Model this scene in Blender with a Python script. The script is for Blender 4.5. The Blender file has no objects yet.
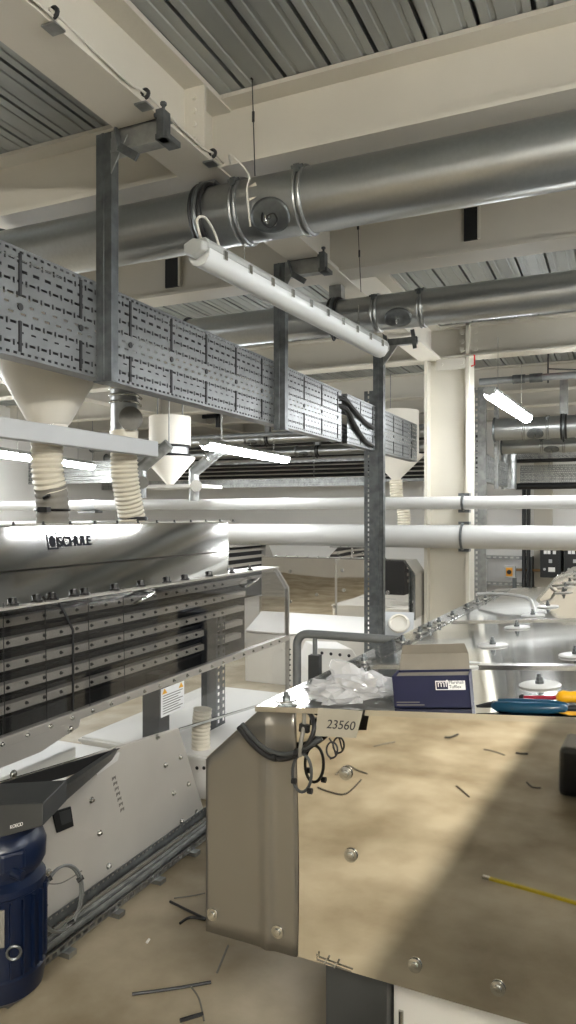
import bpy, bmesh, math, random
from mathutils import Vector, Matrix
random.seed(7)
C = bpy.context.scene.collection
V = Vector
PI = math.pi
CAM_H = 1.55

# ------------------------------------------------------------------ camera model (photograph 576x1024)
FOC, TH = 735.0, math.atan2(332, 735)
SN, CS = math.sin(TH), math.cos(TH)
def ray(px, py):
    d = px - 288.0
    return V((-FOC*SN + d*CS, FOC*CS + d*SN, 515.0 - py))
CAMP = V((0, 0, CAM_H))
def PX(px, py, x): r = ray(px, py); return CAMP + r*(x/r.x)
def PY(px, py, y): r = ray(px, py); return CAMP + r*(y/r.y)
def PZ(px, py, z): r = ray(px, py); return CAMP + r*((z-CAM_H)/r.z)

# ------------------------------------------------------------------ materials
def lin(r, g, b):
    f = lambda c: (c/255/12.92) if c/255 <= .04045 else ((c/255+.055)/1.055)**2.4
    return (f(r), f(g), f(b), 1)
def mat(name, col, rough=.5, metal=0.0, noise=0.0, nscale=6.0, bump=0.0, bscale=20.0, col2=None, stretch=None, spec=.5, rvar=0.0, detail=4):
    m = bpy.data.materials.new(name); m.use_nodes = True
    nt = m.node_tree; b = nt.nodes['Principled BSDF']
    b.inputs['Base Color'].default_value = col
    b.inputs['Roughness'].default_value = rough
    b.inputs['Metallic'].default_value = metal
    b.inputs['Specular IOR Level'].default_value = spec
    tc = nt.nodes.new('ShaderNodeTexCoord'); mp = nt.nodes.new('ShaderNodeMapping')
    nt.links.new(tc.outputs['Object'], mp.inputs['Vector'])
    if stretch: mp.inputs['Scale'].default_value = stretch
    if noise or rvar:
        n = nt.nodes.new('ShaderNodeTexNoise'); n.inputs['Scale'].default_value = nscale; n.inputs['Detail'].default_value = detail
        nt.links.new(mp.outputs['Vector'], n.inputs['Vector'])
    if noise:
        mx = nt.nodes.new('ShaderNodeMix'); mx.data_type = 'RGBA'
        c2 = col2 or tuple(c*(1-noise) for c in col[:3])+(1,)
        mx.inputs[6].default_value = col; mx.inputs[7].default_value = c2
        rp = nt.nodes.new('ShaderNodeMapRange'); rp.inputs[1].default_value = .35; rp.inputs[2].default_value = .65
        nt.links.new(n.outputs['Fac'], rp.inputs[0]); nt.links.new(rp.outputs[0], mx.inputs[0])
        nt.links.new(mx.outputs[2], b.inputs['Base Color'])
    if rvar:
        rr = nt.nodes.new('ShaderNodeMapRange'); rr.inputs[1].default_value = .3; rr.inputs[2].default_value = .7
        rr.inputs[3].default_value = max(0.0, rough-rvar); rr.inputs[4].default_value = rough+rvar
        nt.links.new(n.outputs['Fac'], rr.inputs[0]); nt.links.new(rr.outputs[0], b.inputs['Roughness'])
    if bump:
        n2 = nt.nodes.new('ShaderNodeTexNoise'); n2.inputs['Scale'].default_value = bscale; n2.inputs['Detail'].default_value = 2
        nt.links.new(mp.outputs['Vector'], n2.inputs['Vector'])
        bp = nt.nodes.new('ShaderNodeBump'); bp.inputs['Strength'].default_value = 1.0; bp.inputs['Distance'].default_value = bump
        nt.links.new(n2.outputs['Fac'], bp.inputs['Height']); nt.links.new(bp.outputs['Normal'], b.inputs['Normal'])
    return m
def emis(name, col, s):
    m = bpy.data.materials.new(name); m.use_nodes = True; nt = m.node_tree
    b = nt.nodes['Principled BSDF']; b.inputs['Base Color'].default_value = (.9, .9, .9, 1)
    b.inputs['Emission Color'].default_value = col; b.inputs['Emission Strength'].default_value = s
    return m
def pane_mat(name, tint, gloss_rough=.03, ior=1.5, haze=0.0):
    m = bpy.data.materials.new(name); m.use_nodes = True; nt = m.node_tree
    for n in list(nt.nodes): nt.nodes.remove(n)
    o = nt.nodes.new('ShaderNodeOutputMaterial'); mx = nt.nodes.new('ShaderNodeMixShader')
    tr = nt.nodes.new('ShaderNodeBsdfTransparent'); tr.inputs[0].default_value = tint
    gl = nt.nodes.new('ShaderNodeBsdfGlossy'); gl.inputs['Roughness'].default_value = gloss_rough
    # Schlick reflectance from the unsigned angle, so both faces of the thin sheet behave alike
    ge = nt.nodes.new('ShaderNodeNewGeometry'); dt = nt.nodes.new('ShaderNodeVectorMath'); dt.operation = 'DOT_PRODUCT'
    nt.links.new(ge.outputs['Normal'], dt.inputs[0]); nt.links.new(ge.outputs['Incoming'], dt.inputs[1])
    def mth(op, a, b=None):
        q = nt.nodes.new('ShaderNodeMath'); q.operation = op
        for i, v_ in enumerate((a, b)):
            if v_ is None: continue
            if isinstance(v_, (int, float)): q.inputs[i].default_value = v_
            else: nt.links.new(v_, q.inputs[i])
        return q.outputs[0]
    f0 = ((ior-1)/(ior+1))**2
    fac = mth('ADD', mth('MULTIPLY', mth('POWER', mth('SUBTRACT', 1.0, mth('ABSOLUTE', dt.outputs['Value'])), 5.0), 1-f0), f0)
    nt.links.new(fac, mx.inputs[0]); nt.links.new(tr.outputs[0], mx.inputs[1]); nt.links.new(gl.outputs[0], mx.inputs[2])
    last = mx
    if haze:
        df = nt.nodes.new('ShaderNodeBsdfDiffuse'); df.inputs[0].default_value = (.8, .8, .8, 1)
        m2 = nt.nodes.new('ShaderNodeMixShader'); m2.inputs[0].default_value = haze
        nt.links.new(mx.outputs[0], m2.inputs[1]); nt.links.new(df.outputs[0], m2.inputs[2]); last = m2
    nt.links.new(last.outputs[0], o.inputs[0])
    return m

M = {}
M['cream'] = mat('cream_paint', lin(203, 198, 185), .5, noise=.06, nscale=2.5, bump=.0006, bscale=60)
M['column'] = mat('column_paint', lin(216, 211, 197), .3, noise=.05, nscale=2.0)
M['deck'] = mat('deck_steel', lin(172, 176, 174), .42, .6, noise=.25, nscale=3, stretch=(1, .15, 1))
M['floor'] = mat('concrete', lin(186, 174, 150), .5, noise=.4, nscale=2.6, col2=lin(142, 129, 105), bump=.0012, bscale=30, detail=8, rvar=.1)
M['wall'] = mat('wall_paint', lin(238, 237, 233), .7, noise=.03, nscale=1.5)
M['wallgrey'] = mat('wall_paint_grey', lin(150, 150, 146), .7, noise=.04, nscale=1.5)
M['galv'] = mat('galvanised', lin(166, 168, 166), .36, .85, noise=.35, nscale=14, rvar=.08)
M['galvd'] = mat('galvanised_dark', lin(116, 120, 121), .4, .8, noise=.35, nscale=18, rvar=.08)
M['duct'] = mat('duct_steel', lin(172, 175, 175), .28, .92, noise=.06, nscale=60)
M['tray'] = mat('tray_steel', lin(130, 132, 132), .4, .7, noise=.2, nscale=9)
M['mirror'] = mat('polished_steel', lin(233, 229, 221), .022, 1.0, bump=.0028, bscale=1.3, noise=.05, nscale=3)
M['mirrortop'] = mat('polished_steel_top', lin(222, 222, 219), .08, 1.0, bump=.0015, bscale=2.5)
M['hoodsteel'] = mat('polished_hood_steel', lin(196, 195, 191), .07, 1.0, bump=.0010, bscale=2.0)
M['satin'] = mat('satin_steel', lin(190, 186, 178), .36, .65, noise=.1, nscale=3, bump=.0008, bscale=3)
M['sheet'] = mat('reflection_sheet_steel', lin(142, 138, 130), .3, .75, noise=.1, nscale=2, bump=.0008, bscale=3)
M['plate'] = mat('plate_steel', lin(212, 207, 197), .4, .35, noise=.08, nscale=3)
M['disc'] = mat('disc_steel', lin(226, 226, 222), .3, .3, noise=.04, nscale=20)
M['steel'] = mat('bolt_steel', lin(200, 200, 196), .2, 1.0, noise=.1, nscale=40)
M['darkbolt'] = mat('dark_bolt', lin(60, 60, 60), .35, .7, noise=.2, nscale=40)
M['black'] = mat('black_rubber', lin(20, 20, 21), .5, noise=.2, nscale=30)
M['blackmetal'] = mat('black_paint', lin(30, 32, 34), .38, noise=.15, nscale=20)
M['graphite'] = mat('graphite_paint', lin(58, 60, 60), .42, noise=.12, nscale=10)
M['blue'] = mat('motor_blue', lin(5, 20, 46), .38, noise=.15, nscale=8)
M['white'] = mat('white_paint', lin(232, 230, 224), .42, noise=.03, nscale=4)
M['pipe'] = mat('white_pipe', lin(184, 184, 180), .28, noise=.03, nscale=3)
M['offwhite'] = mat('funnel_plastic', lin(226, 221, 208), .4, noise=.04, nscale=5)
M['hose'] = mat('hose_plastic', lin(214, 207, 188), .45, noise=.06, nscale=12)
M['hosegrey'] = mat('hose_cuff', lin(126, 122, 112), .6, noise=.12, nscale=25)
M['greybar'] = mat('grey_plastic', lin(186, 188, 188), .4, noise=.04, nscale=6)
M['rail'] = mat('rail_grey', lin(128, 131, 131), .38, .3, noise=.08, nscale=20)
M['diff_off'] = mat('diffuser_off', lin(222, 224, 222), .3, noise=.04, nscale=8)
M['batten'] = mat('batten_body', lin(176, 178, 174), .45, noise=.04, nscale=8)
M['lit'] = emis('lit_diffuser', (.95, .975, 1, 1), 42)
M['lithigh'] = emis('lit_diffuser_high', (1, .95, .86, 1), 175)
M['cableblack'] = mat('cable_black', lin(26, 26, 27), .45, noise=.2, nscale=60)
M['cablegrey'] = mat('cable_grey', lin(120, 117, 108), .5, noise=.1, nscale=60)
M['cablewhite'] = mat('cable_white', lin(206, 202, 190), .5, noise=.05, nscale=60)
M['carton'] = mat('carton_blue', lin(8, 15, 54), .42, noise=.08, nscale=20)
M['card'] = mat('carton_grey', lin(128, 122, 110), .7, noise=.08, nscale=30)
M['paper'] = mat('paper', lin(222, 216, 200), .75, noise=.05, nscale=20)
M['tagpaper'] = mat('tag_paper', lin(150, 144, 129), .7, noise=.08, nscale=20)
M['ink'] = mat('ink', lin(24, 24, 26), .6, noise=.1, nscale=50)
M['inkgrey'] = mat('ink_grey', lin(110, 106, 98), .6, noise=.1, nscale=50)
M['navy'] = mat('logo_navy', lin(16, 18, 28), .75, noise=.1, nscale=30)
M['labelwhite'] = mat('label_white', lin(236, 236, 234), .5, noise=.02, nscale=20)
M['yellow'] = mat('yellow_plastic', lin(232, 172, 24), .35, noise=.08, nscale=30)
M['tapeyellow'] = mat('rule_yellow', lin(214, 190, 40), .5, noise=.15, nscale=40)
M['red'] = mat('red_plastic', lin(140, 22, 44), .35, noise=.08, nscale=30)
M['redbright'] = mat('red_bright', lin(214, 36, 40), .4, noise=.08, nscale=30)
M['teal'] = mat('teal_plastic', lin(6, 58, 82), .3, noise=.08, nscale=30)
M['orange'] = mat('orange_plastic', lin(240, 168, 48), .4, noise=.05, nscale=30)
M['copper'] = mat('copper_tube', lin(176, 140, 96), .35, .5, noise=.08, nscale=30)
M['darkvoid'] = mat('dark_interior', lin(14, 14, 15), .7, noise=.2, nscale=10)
M['pane'] = pane_mat('smoked_pane', (.80, .80, .80, 1), .02, 1.75)
M['clear'] = pane_mat('clear_sheet', (.94, .94, .93, 1), .03, 1.4, .02)
M['film'] = pane_mat('plastic_film', (.95, .95, .95, 1), .08, 1.75, .34)

# ------------------------------------------------------------------ mesh builder
class MB:
    def __init__(s): s.v, s.f = [], []
    def add(s, vs, fs):
        b = len(s.v); s.v += [V(p) for p in vs]; s.f += [tuple(i+b for i in f) for f in fs]; return s
    def box(s, lo, hi):
        x0, y0, z0 = lo; x1, y1, z1 = hi
        return s.add([(x0,y0,z0),(x1,y0,z0),(x1,y1,z0),(x0,y1,z0),(x0,y0,z1),(x1,y0,z1),(x1,y1,z1),(x0,y1,z1)],
                     [(3,2,1,0),(4,5,6,7),(0,1,5,4),(1,2,6,5),(2,3,7,6),(3,0,4,7)])
    def beam(s, p0, p1, w, h, up=(0,0,1)):
        p0, p1 = V(p0), V(p1); d = (p1-p0).normalized(); sd = d.cross(V(up)).normalized(); u = sd.cross(d)
        q = []
        for p in (p0, p1):
            q += [p-sd*w/2-u*h/2, p+sd*w/2-u*h/2, p+sd*w/2+u*h/2, p-sd*w/2+u*h/2]
        return s.add(q, [(0,1,2,3),(7,6,5,4),(0,4,5,1),(1,5,6,2),(2,6,7,3),(3,7,4,0)])
    def prism(s, pts, vec):
        n = len(pts); pts = [V(p) for p in pts]; vec = V(vec)
        return s.add(pts+[p+vec for p in pts], [tuple(range(n))[::-1], tuple(range(n, 2*n))]+[(i,(i+1)%n,(i+1)%n+n,i+n) for i in range(n)])
    def hull2(s, a, b):
        n = len(a)
        return s.add(list(a)+list(b), [tuple(range(n))[::-1], tuple(range(n, 2*n))]+[(i,(i+1)%n,(i+1)%n+n,i+n) for i in range(n)])
    def rings(s, pts, rads, n=12, caps=True, closed=False):
        pts = [V(p) for p in pts]; b = len(s.v); m = len(pts)
        t0 = (pts[1]-pts[0]).normalized(); ref = V((0,0,1)) if abs(t0.z) < .9 else V((1,0,0))
        u = t0.cross(ref).normalized()
        for i, p in enumerate(pts):
            if closed: t = (pts[(i+1)%m]-pts[i-1]).normalized()
            elif i == 0: t = t0
            elif i == m-1: t = pts[i]-pts[i-1]
            else: t = pts[i+1]-pts[i-1]
            if t.length < 1e-9: t = t0
            t = t.normalized()
            u = (u - t*u.dot(t))
            u = u.normalized() if u.length > 1e-6 else t.orthogonal().normalized()
            w = t.cross(u); r = rads[i] if hasattr(rads, '__len__') else rads
            for k in range(n):
                a = 2*PI*k/n; s.v.append(p + u*(math.cos(a)*r) + w*(math.sin(a)*r))
        for i in range(m if closed else m-1):
            i2 = (i+1) % m
            for k in range(n):
                k2 = (k+1) % n
                s.f.append((b+i*n+k, b+i*n+k2, b+i2*n+k2, b+i2*n+k))
        if caps and not closed:
            s.f.append(tuple(b+k for k in range(n))[::-1]); s.f.append(tuple(b+(m-1)*n+k for k in range(n)))
        return s
    def cyl(s, p0, p1, r, r2=None, n=16, caps=True): return s.rings([p0, p1], [r, r if r2 is None else r2], n, caps)
    def lathe(s, prof, o, axis=(0,0,1), n=24):           # prof: (radius, height along the axis)
        o, ax = V(o), V(axis).normalized()
        # rings with constant direction, tolerant of equal heights
        u = ax.orthogonal().normalized(); w = ax.cross(u); b = len(s.v)
        for r, h in prof:
            for k in range(n):
                a = 2*PI*k/n; s.v.append(o + ax*h + (u*math.cos(a)+w*math.sin(a))*max(r, 1e-5))
        for i in range(len(prof)-1):
            for k in range(n):
                k2 = (k+1)%n; s.f.append((b+i*n+k, b+i*n+k2, b+(i+1)*n+k2, b+(i+1)*n+k))
        s.f.append(tuple(b+k for k in range(n))[::-1]); s.f.append(tuple(b+(len(prof)-1)*n+k for k in range(n)))
        return s
    def torus(s, c, axis, R, r, n=28, m=8):
        c, ax = V(c), V(axis).normalized(); u = ax.orthogonal().normalized(); w = ax.cross(u)
        return s.rings([c+(u*math.cos(2*PI*i/n)+w*math.sin(2*PI*i/n))*R for i in range(n)], r, m, closed=True)
    def perf(s, o, ud, vd, U, rows, hole_cells=None):
        """sheet with punched slots: rows = (height, None | (pitch, slot, offset))"""
        o, ud, vd = V(o), V(ud), V(vd); v0 = 0.0
        def q(u0, u1, a, b):
            if u1-u0 > 1e-5: s.add([o+ud*u0+vd*a, o+ud*u1+vd*a, o+ud*u1+vd*b, o+ud*u0+vd*b], [(0,1,2,3)])
        for h, pat in rows:
            if pat is None: q(0, U, v0, v0+h)
            else:
                if not isinstance(pat[1], list): pat = (pat[0], [(pat[2], pat[1])])
                pitch, slots = pat; u = 0.0; k = 0; done = False
                while not done:
                    for off_, sl in slots:
                        c = k*pitch + off_
                        if c + sl >= U: done = True; break
                        q(u, c, v0, v0+h); u = c+sl
                    k += 1
                q(u, U, v0, v0+h)
            v0 += h
        return s
    def build(s, name, m, parent=None, local=False, smooth=False, bevel=0.0, solid=0.0, seg=2):
        off = V((0,0,0))
        if parent is not None and not local:
            p = parent
            while p: off += p.location; p = p.parent
        origin = V((0,0,0))
        if parent is None:
            xs = [p.x for p in s.v]; ys = [p.y for p in s.v]; zs = [p.z for p in s.v]
            origin = V(((min(xs)+max(xs))/2, (min(ys)+max(ys))/2, min(zs)))
        me = bpy.data.meshes.new(name); me.from_pydata([tuple(p-off-origin) for p in s.v], [], s.f)
        bm = bmesh.new(); bm.from_mesh(me)
        if not solid: bmesh.ops.recalc_face_normals(bm, faces=bm.faces)
        bm.to_mesh(me); bm.free(); me.update()
        me.materials.append(m)
        if smooth:
            me.polygons.foreach_set('use_smooth', [True]*len(me.polygons))
            try: me.set_sharp_from_angle(angle=math.radians(38))
            except Exception: pass
        o = bpy.data.objects.new(name, me); C.objects.link(o); o.location = origin
        if parent is not None: o.parent = parent
        if solid:
            md = o.modifiers.new('thickness', 'SOLIDIFY'); md.thickness = solid; md.offset = 0
        if bevel:
            md = o.modifiers.new('edge', 'BEVEL'); md.width = bevel; md.segments = seg; md.limit_method = 'ANGLE'; md.angle_limit = math.radians(40)
        return o
def thing(name, label, cat, loc=(0,0,0), rz=0.0, group=None):
    o = bpy.data.objects.new(name, None); C.objects.link(o); o.empty_display_size = .05
    o.location = loc; o.rotation_euler = (0,0,rz); o['label'] = label; o['category'] = cat
    if group: o['group'] = group
    return o
def tag(o, label, cat, group=None):
    o['label'] = label; o['category'] = cat
    if group: o['group'] = group
    return o
def struct(o): o['kind'] = 'structure'; return o
def clone(src, loc, parent=None, rot=None):
    c = src.copy(); C.objects.link(c); c.location = loc
    if rot is not None: c.rotation_euler = rot
    if parent is not None: c.parent = parent
    for ch in [k for k in bpy.data.objects if k.parent == src]:
        clone(ch, ch.location.copy(), c)
    return c
def text_obj(name, body, size, m, xdir, ydir, pos, parent=None, depth=.0006, align='LEFT', local=True, shear=0, bold=0):
    cu = bpy.data.curves.new(name, 'FONT'); cu.body = body; cu.size = size; cu.extrude = depth; cu.align_x = align; cu.shear = shear; cu.offset = bold
    t = bpy.data.objects.new(name, cu); C.objects.link(t); bpy.context.view_layer.update()
    me = bpy.data.meshes.new_from_object(t.evaluated_get(bpy.context.evaluated_depsgraph_get()))
    bpy.data.objects.remove(t)
    me.materials.clear(); me.materials.append(m)
    xd, yd = V(xdir).normalized(), V(ydir).normalized(); zd = xd.cross(yd)
    mt = Matrix((xd, yd, zd)).transposed().to_4x4(); mt.translation = V(pos)
    off = V((0,0,0))
    if parent is not None and not local:
        p = parent
        while p: off += p.location; p = p.parent
    mt.translation -= off
    me.transform(mt)
    o = bpy.data.objects.new(name, me); C.objects.link(o)
    if parent is not None: o.parent = parent
    return o
def arc(c, u, w, r, a0, a1, n):
    c, u, w = V(c), V(u), V(w)
    return [c + u*(r*math.cos(a0+(a1-a0)*i/n)) + w*(r*math.sin(a0+(a1-a0)*i/n)) for i in range(n+1)]
def smoothpath(pts, sub=6):
    pts = [V(p) for p in pts]; out = []
    for i in range(len(pts)-1):
        p0 = pts[max(i-1, 0)]; p1 = pts[i]; p2 = pts[i+1]; p3 = pts[min(i+2, len(pts)-1)]
        for k in range(sub):
            t = k/sub
            out.append(.5*((2*p1)+(p2-p0)*t+(2*p0-5*p1+4*p2-p3)*t*t+(3*p1-p0-3*p2+p3)*t**3))
    out.append(pts[-1]); return out
X, Y, Z = V((1,0,0)), V((0,1,0)), V((0,0,1))

# ================================================================== THE SETTING
XL, XR, YB, YF = -9.0, 4.5, -5.0, 12.6
DZ = CAM_H + 1.755          # deck underside
BZ = CAM_H + 1.45           # beam underside
struct(MB().box((XL-.2, YB-.2, -.12), (XR+.2, YF+.2, 0)).build('floor', M['floor']))
struct(MB().box((XL-.2, YF, 0), (XR+.2, YF+.2, DZ+.3)).build('wall_far', M['wall']))
struct(MB().box((XL-.2, YB, 0), (XL, YF, DZ+.3)).build('wall_left', M['wall']))
struct(MB().box((XR, YB, 0), (XR+.2, YF, DZ+.3)).build('wall_right', M['wallgrey']))
struct(MB().box((XL-.2, YB-.2, 0), (XR+.2, YB, DZ+.3)).build('wall_back', M['wall']))
# trapezoidal steel decking, ribs along the aisle
dk = MB(); prof = []; pit = .19; x = XL
while x < XR:
    prof += [(x, 0), (x+.030, 0), (x+.034, .005), (x+.050, .005), (x+.054, 0), (x+.118, 0), (x+.122, .005), (x+.138, .005), (x+.142, 0),
             (x+.170, 0), (x+.164, .05), (x+.192, .05), (x+.187, 0)]
    x += pit
a = [V((px, YB, DZ+pz)) for px, pz in prof]; b = [V((px, YF, DZ+pz)) for px, pz in prof]
dk.add(a+b, [(i, i+1, i+1+len(a), i+len(a)) for i in range(len(a)-1)])
dk.box((XL, YB, DZ+.07), (XR, YF, DZ+.25))
struct(dk.build('ceiling', M['deck']))
def ibeam(name, p0, p1, w, ztop, zbot, tf=.018, tw=.012, m='cream'):
    p0, p1 = V(p0), V(p1); d = (p1-p0).normalized(); s = d.cross(Z)
    sec = [(-w/2, zbot), (w/2, zbot), (w/2, zbot+tf), (tw/2, zbot+tf), (tw/2, ztop-tf), (w/2, ztop-tf), (w/2, ztop), (-w/2, ztop), (-w/2, ztop-tf), (-tw/2, ztop-tf), (-tw/2, zbot+tf), (-w/2, zbot+tf)]
    q = [p0 + s*u + Z*z for u, z in sec]; r = [p1 + s*u + Z*z for u, z in sec]
    o = MB().hull2(q, r).build(name, M[m]); struct(o); return o
AX = -1.62
girder = ibeam('ceiling_beam', (AX, YB, 0), (AX, 6.84, 0), .2, DZ-.004, BZ-.006, tf=.022)
girder2 = ibeam('ceiling_beam', (-6.1, YB, 0), (-6.1, YF, 0), .2, DZ-.001, BZ-.006)
BY = [-3.2, -1.6, 0.0, 2.78, 4.20, 6.9, 9.0, 10.3, 11.6]
cross = []
for y in BY:
    cross.append(ibeam('ceiling_beam', (XL, y, 0), (XR, y, 0), .2, DZ-.001, BZ+.002))
# bolted end plate where the aisle girder meets the first cross beam
ep = MB().box((AX+.006, 2.55, BZ+.02), (AX+.10, 2.565, DZ-.02)); ep.build('stiffener_plate', M['cream'], girder)
for k in range(4):
    z = BZ+.07+.055*k
    MB().cyl((AX+.055, 2.55, z), (AX+.055, 2.538, z), .011, n=6).build('bolt', M['cream'], girder)
# black openings in the web of the second cross beam
for px, y0, y1 in ((471, 206, 239), (172.5, 257, 286)):
    c0 = PY(px-7, y0, 4.185); c1 = PY(px+7, y1, 4.185)
    z0, z1 = max(c1.z, BZ+.03), min(c0.z, DZ-.03)
    f = MB()
    f.box((c0.x, 4.180, z0), (c1.x, 4.194, z1))
    f.build('web_opening', M['black'], cross[4])
    MB().box((c1.x, 4.165, z0-.004), (c1.x+.012, 4.194, z1+.004)).build('opening_trim', M['cream'], cross[4])
# steel column
cx0, cx1, cy0, cy1 = -1.672, -1.256, 6.80, 7.06
col = MB()
col.box((cx0, cy0, 0), (cx0+.03, cy1, DZ)); col.box((cx1-.03, cy0, 0), (cx1, cy1, DZ)); col.box((cx0, 6.92, 0), (cx1, 6.94, DZ))
column = struct(col.build('column', M['column']))
cp = MB().box((cx1-.30, 6.79, BZ-.11), (cx1-.035, 6.80, BZ-.008))
cp.build('end_plate', M['cream'], column)
for dx in (-.06, -.25):
    MB().cyl((cx1+dx, 6.79, BZ-.055), (cx1+dx, 6.776, BZ-.055), .018, n=6).build('bolt', M['cream'], column)
for k in range(3):
    z = BZ+.06+.08*k
    MB().cyl((cx1-.06, 6.80, z), (cx1-.06, 6.785, z), .02, n=6).build('bolt', M['cream'], column)
    MB().cyl((cx1+.06, 6.80, z), (cx1+.06, 6.79, z), .02, n=6).build('bolt', M['cream'], column)

# ================================================================== DUCTS
def duct(name, label, y, zc, r, x0, x1, joints, hatch, hang, group=None, mat_='duct', endflange=True):
    t = thing(name, label, 'duct', ((x0+x1)/2, y, zc), group=group)
    MB().cyl((x0, y, zc), (x1, y, zc), r, n=40).build('duct_body', M[mat_], t, smooth=True)
    if endflange: MB().torus((x0+.01, y, zc), X, r+.004, .012).build('end_flange', M['galvd'], t, smooth=True)
    for jx in joints:
        mb = MB()
        for dx in (-.011, .011): mb.torus((jx+dx, y, zc), X, r+.004, .0075, 36, 8)
        ring = mb.build('clamp_ring', M['galv'], t, smooth=True)
        b = MB(); p = V((jx, y-(r+.012)*.8, zc-(r+.012)*.6*-1))
        b.cyl(p+V((-.025,0,.01)), p+V((.025,0,.01)), .007, n=8); b.box(p-V((.012,.012,.016)), p+V((.012,.008,.016)))
        b.build('clamp_latch', M['galvd'], ring)
    if hatch is not None:
        an = math.radians(-38); n = V((0, -math.cos(an), math.sin(an))); u = X; w = n.cross(u)
        # curved saddle plate
        mb = MB(); vs = []; N = 12; hw, ha = .085, .55
        for j in range(N+1):
            for i in range(N+1):
                uu = -1+2*i/N; vv = -1+2*j/N
                rr = max(abs(uu), abs(vv)); l = math.hypot(uu, vv) or 1
                uu, vv = uu*rr/l, vv*rr/l
                ang = an + vv*ha
                vs.append(V((hatch+uu*hw, y, zc)) + V((0, -math.cos(ang), math.sin(ang)))*(r+.006))
        fs = [(j*(N+1)+i, j*(N+1)+i+1, (j+1)*(N+1)+i+1, (j+1)*(N+1)+i) for j in range(N) for i in range(N)]
        mb.add(vs, fs)
        hp = mb.build('access_hatch', M['galvd'], t, smooth=True, solid=.006)
        kb = MB(); c = V((hatch, y, zc)) + n*(r+.008); kb.cyl(c, c+n*.03, .008, n=10); kb.torus(c+n*.035, X, .016, .004, 16, 6)
        kb.build('hatch_knob', M['steel'], hp, smooth=True)
    if not hang:
        for f in (.2, .55):
            xx = x0+(x1-x0)*f; MB().cyl((xx, y, zc+r-.005), (xx, y, DZ), .007, n=8).build('hanger_rod', M['galv'], t)
    for hx in hang:
        mb = MB()
        for dx in (-.022, .022): mb.torus((hx+dx, y, zc), X, r+.009, .011, 36, 8)
        h = mb.build('rubber_band', M['black'], t, smooth=True)
        st = MB(); st.torus((hx, y, zc), X, r+.010, .014, 36, 8); st.build('strap', M['galvd'], h, smooth=True)
        zt = BZ-.008; zb = zc+r+.012
        c = MB(); c.box((hx-.04, y-.035, zb), (hx-.034, y+.035, zt)); c.box((hx+.034, y-.035, zb), (hx+.04, y+.035, zt)); c.box((hx-.034, y+.02, zb), (hx+.034, y+.035, zt))
        c.box((hx-.034, y-.035, zb+.0), (hx+.034, y-.029, zt))
        c.build('hanger_channel', M['galv'], t)
        lo = MB(); lo.torus((hx, y-r*.55, zc-r-.02), X, .026, .006, 16, 6); lo.build('clamp_bolt_loop', M['black'], t, smooth=True)
    return t
r1 = .128
y1, z1 = 2.78, CAM_H+1.288
jx = lambda px, y: PY(px, 300, y).x
d1 = duct('air_duct', 'largest galvanised round duct, with paper label, under the front cross beam', y1, z1, r1, -2.82, XR, [jx(246, y1), jx(308, y1)], jx(281, y1), [AX-.005])
# paper label stuck on the duct
lc = V((jx(265, y1), y1, z1)); an = math.radians(10); n = V((0,-math.cos(an),math.sin(an))); w = V((0, math.sin(an), math.cos(an)))
lb = MB(); c = lc + n*(r1+.003)
lb.add([c + X*(.026*u-.012*v) + w*(.03*v+.012*u)  + n*(-.006 if abs(v) > .5 else 0) for u, v in ((-1,-1),(1,-1),(1,1),(-1,1))], [(0,1,2,3)])
lb.build('paper_label', M['paper'], d1, solid=.001)
wr = MB(); c = V((jx(281,y1), y1-r1*.9, z1-r1*.75))
wr.rings(smoothpath([c+V((-.03,0,.03)), c+V((-.015,-.03,-.02)), c+V((.02,-.03,-.05)), c+V((.05,-.03,-.03)), c+V((.03,-.02,.01)), c+V((-.01,-.02,.0))]), .004, 6)
wr.build('tie_wire', M['cableblack'], d1, smooth=True)
y2, z2, r2 = 4.36, CAM_H+1.245, .108
d2 = duct('air_duct', 'galvanised round duct of middle distance, parallel behind the large duct', y2, z2, r2, -2.72, XR, [jx(378, y2), jx(423, y2)], jx(402, y2), [AX-.01])
d3 = duct('air_duct', 'upper bright galvanised duct beyond the column, under the lit lamp', 8.2, CAM_H+.925, .118, -1.25, XR, [jx(524, 8.2), jx(548, 8.2)], jx(536, 8.2), [jx(564, 8.2)])
d4 = duct('air_duct', 'lower and thinner bright galvanised duct beyond the column', 8.95, CAM_H+.80, .082, -1.28, XR, [jx(542, 8.95), jx(564, 8.95)], jx(552, 8.95), [])
d5 = duct('air_duct', 'upper thin far duct above the lit lamp, behind the long perforated tray', 10.4, CAM_H+1.20, .085, -8.5, -1.9, [jx(247, 10.4), jx(262, 10.4)], jx(254, 10.4), [jx(268, 10.4)])
d6 = duct('air_duct', 'lower thin far duct behind the end of the lit lamp', 10.8, CAM_H+1.02, .075, -8.5, -1.9, [jx(297, 10.8), jx(313, 10.8)], jx(305, 10.8), [jx(318, 10.8)])

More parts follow.
